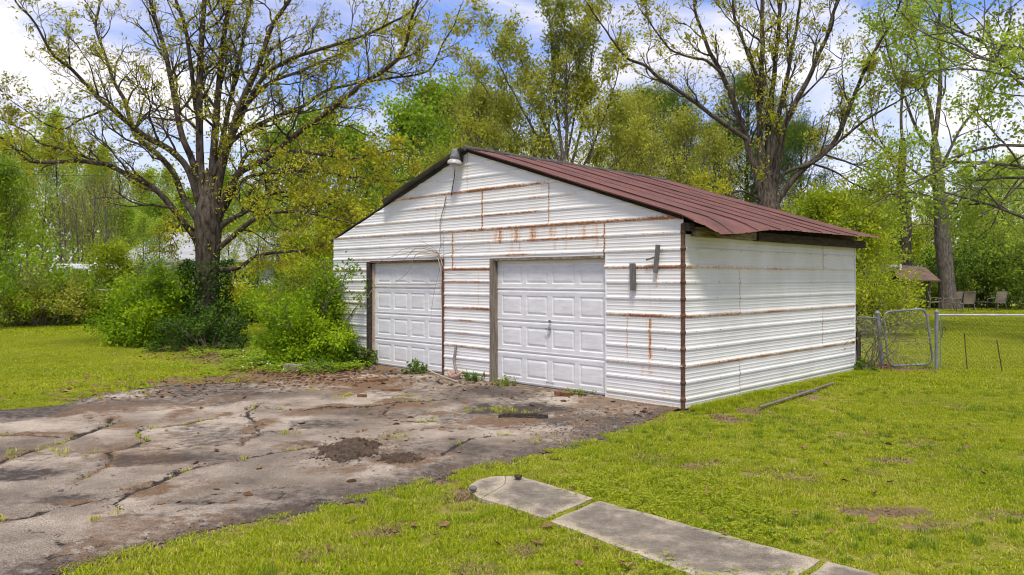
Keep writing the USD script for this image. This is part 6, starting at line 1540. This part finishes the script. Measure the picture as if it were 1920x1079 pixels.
def wall_grass():
    r = np.random.default_rng(16)
    s = r.uniform(0.05, SL + 0.2, 420); d = np.abs(r.normal(0.03, 0.14, 420)) + 0.04
    p = np.array([gar(-b, a) for a, b in zip(s, d)])
    p[:, 2] = -0.01
    scatter("wall_grass", [blades(340 + k, 60, 0.16, 0.03, 0.095, 0.006, 0.03) for k in range(3)], p, r.uniform(0, 6.28, len(p)), r.uniform(0.8, 1.3, len(p)), r.integers(0, 3, len(p)), "darker uncut grass strip along the foot of the side wall", "grass")
wall_grass()
def litter_leaf(seed, curl):
    r = np.random.default_rng(seed)
    n = 5; t = np.linspace(0, 1, n); w = 0.5 * np.sin(np.pi * (0.12 + 0.85 * t)) * 0.6
    c = np.stack([t - 0.5, 0 * t, curl * (t - 0.5) ** 2], 1)
    P = np.stack([c + np.stack([0 * t, -w, 0.3 * curl * w], 1), c, c + np.stack([0 * t, w, 0.4 * curl * w], 1)], 1).reshape(-1, 3)
    i, j = np.meshgrid(np.arange(n - 1), np.arange(2), indexing="ij")
    return (P, np.stack([i * 3 + j, (i + 1) * 3 + j, (i + 1) * 3 + j + 1, i * 3 + j + 1], -1).reshape(-1, 4)), "litter_leaf", {}
def litter():
    r = np.random.default_rng(7); pts = []
    for px, py, sx, sy, n in ((600, 700, 70, 7, 420), (500, 690, 60, 10, 300), (430, 668, 60, 7, 340), (385, 660, 60, 6, 200), (690, 700, 40, 8, 80), (640, 712, 60, 8, 80), (550, 715, 120, 6, 260), (400, 722, 120, 5, 160), (250, 740, 120, 8, 150), (770, 715, 50, 10, 40), (1650, 683, 25, 6, 120), (880, 722, 40, 6, 50), (1060, 745, 60, 6, 50), (1190, 775, 60, 10, 60), (560, 640, 60, 12, 80), (720, 780, 200, 40, 60), (400, 850, 250, 60, 40), (900, 1000, 300, 50, 16), (1500, 880, 200, 80, 30)):
        q = np.stack([r.normal(px, sx, n), r.normal(py, sy, n)], 1)
        pts.append(q[q[:, 1] > 610])
    q = np.vstack(pts); p = np.array([G(a, b) for a, b in q])
    p = p[~contains_xy(GAR.buffer(0.02), p[:, 0], p[:, 1])]
    on = contains_xy(DRIVE, p[:, 0], p[:, 1])
    p[:, 2] = 0.012; p[on, 2] = drive_z(p[on, 0], p[on, 1]) + 0.008
    n = len(p)
    scatter("leaf_litter", [litter_leaf(k, c) for k, c in enumerate((0.4, 0.9, 0.2, -0.5))], p, r.uniform(0, 6.28, n), r.uniform(0.04, 0.10, n), r.integers(0, 4, n), "brown fallen leaves along driveway edge and under the shrubs", "leaves", tilt=r.normal(0, 0.5, n))
litter()
def pebble(seed):
    m = trimesh.creation.icosphere(0, 1.0); r = np.random.default_rng(seed)
    return (m.vertices * r.uniform(0.6, 1.1, (len(m.vertices), 1)) * (1.1, 0.9, 0.6), m.faces), "gravel_dark", {}
def crumbs():
    r = np.random.default_rng(9)
    i = r.integers(0, len(ring), 5200); p = ring[i] + r.normal(0, 0.13, (5200, 2))
    h = crack_pts[r.integers(0, len(crack_pts), 900)] + r.normal(0, 0.05, (900, 2))
    m = [G(a, b)[:2] for a, b in np.stack([r.normal(1130, 70, 1500), r.normal(800, 14, 1500)], 1)]
    b2 = np.array([G(a, b)[:2] for a, b in np.stack([r.normal(680, 55, 420), r.normal(850, 17, 420)], 1)])
    p = np.vstack([p, h, m, b2])
    on = contains_xy(DRIVE, p[:, 0], p[:, 1]); on2 = contains_xy(DRIVE.buffer(0.12), p[:, 0], p[:, 1])
    p, on = p[on2 & (p[:, 1] < 17)], on[on2 & (p[:, 1] < 17)]
    z = np.where(on, drive_z(p[:, 0], p[:, 1]), -0.02) + 0.002
    n = len(p)
    scatter("asphalt_crumbs", [pebble(k) for k in range(4)], np.c_[p, z], r.uniform(0, 6.28, n), r.gamma(2.0, 0.0034, n) + 0.0025, r.integers(0, 4, n), "loose dark asphalt crumbs along the broken driveway edge", "gravel")
crumbs()
def flowers():
    r = np.random.default_rng(10)
    q = np.vstack([np.stack([r.normal(515, 32, 60), r.normal(678, 12, 60)], 1), np.stack([r.normal(640, 25, 24), r.normal(680, 6, 24)], 1)])
    p = np.array([G(a, b) for a, b in q]); p[:, 2] = r.uniform(0.05, 0.12, len(p))
    m = trimesh.creation.icosphere(1, 1.0)
    scatter("clover_flowers", [((m.vertices * (1, 1, 0.7), m.faces), "petal_white", {})], p, r.uniform(0, 6, len(p)), r.uniform(0.010, 0.017, len(p)), np.zeros(len(p), int), "small white clover flowers dotted in the lawn", "flowers")
flowers()
def ground_cover():
    r = np.random.default_rng(12); pts = []
    for px, py, sx, sy, n in ((520, 676, 60, 14, 110), (470, 685, 60, 10, 50), (620, 692, 40, 5, 50), (440, 650, 60, 10, 60), (560, 660, 50, 10, 60)):
        pts.append(np.stack([r.normal(px, sx, n), r.normal(py, sy, n)], 1))
    p = np.array([G(a, b) for a, b in np.vstack(pts)]); p = p[~contains_xy(GAR.buffer(0.02).union(DRIVE.buffer(-0.15)), p[:, 0], p[:, 1])]
    def pr(seed):
        (v, f), m, a = clover_proto(seed, 90, 0.34); v = v * (1, 1, 2.2)
        c = v.reshape(-1, 4, 3); c[:] = c[:, :1] + (c - c[:, :1]) * 2.2
        return (c.reshape(-1, 3), f), "leaf_bright", a
    scatter("ground_cover", [pr(420 + k) for k in range(3)], p, r.uniform(0, 6.28, len(p)), r.uniform(0.7, 1.5, len(p)), r.integers(0, 3, len(p)), "leafy green ground cover between oak and driveway", "ground cover")
ground_cover()

def thatch():
    r = np.random.default_rng(15); pts = []
    for px, py, rx, ry, k in bare_px:
        if py < 660 or (py < 700 and px < 800): continue
        c = G(px, py); ex = rx * c[1] / FPX; ey = ry * c[1] ** 2 / (EYE * FPX)
        n = int(min(22, 5 + 50 * ex * ey))
        pts.append(c[:2] + r.normal(0, 0.55, (n, 2)) * (ex * 1.3, ey * 1.3))
    p = np.vstack(pts); p = p[~contains_xy(DRIVE.buffer(-0.1).union(WALK).union(GAR), p[:, 0], p[:, 1])]
    def flat(seed):
        (v, f), m, a = blades(seed, 70, 0.26, 0.003, 0.012, 0.0026, 1.0)
        q = v.reshape(-1, 5, 3); root = q[:, :1].copy()
        q[:, :, :2] = root[:, :, :2] + (q[:, :, :2] - root[:, :, :2]) * 2.6
        return (q.reshape(-1, 3), f), "dry_grass", {}
    scatter("thatch", [flat(700 + k) for k in range(3)], np.c_[p, np.full(len(p), -0.006)], r.uniform(0, 6.28, len(p)), r.uniform(0.7, 1.3, len(p)), r.integers(0, 3, len(p)), "dry straw coloured thatch lying on the bare spots of the lawn", "dry grass")
thatch()

def lawn_weeds():
    r = np.random.default_rng(23)
    p = np.stack([r.uniform(-6, 9, 2600), r.uniform(4.3, 13, 2600)], 1)
    nz = meshkit.fbm(np.c_[p * 0.9, np.full(len(p), 2.0)], 3, 33)
    p = p[(nz > 0.54) & (np.abs(p[:, 0]) < 0.7 * p[:, 1]) & ~contains_xy(DRIVE.buffer(0.05).union(WALK.buffer(0.05)).union(GAR.buffer(0.05)), p[:, 0], p[:, 1])]
    p = p[bare_at(p[:, 0], p[:, 1]) < 0.3]
    def tuft(seed):
        (v, f), m, a = blades(seed, 34, 0.11, 0.03, 0.085, 0.0055, 0.0)
        return (v, f), "leaf_mid", {"tint": np.clip(a["tint"] * 0.9 + 0.1, 0, 1)}
    scatter("lawn_tufts", [tuft(800 + k) for k in range(4)], np.c_[p, np.full(len(p), -0.012)], r.uniform(0, 6.28, len(p)), r.uniform(0.5, 1.1, len(p)), r.integers(0, 4, len(p)), "darker green tufts standing taller in the near lawn", "grass")
lawn_weeds()
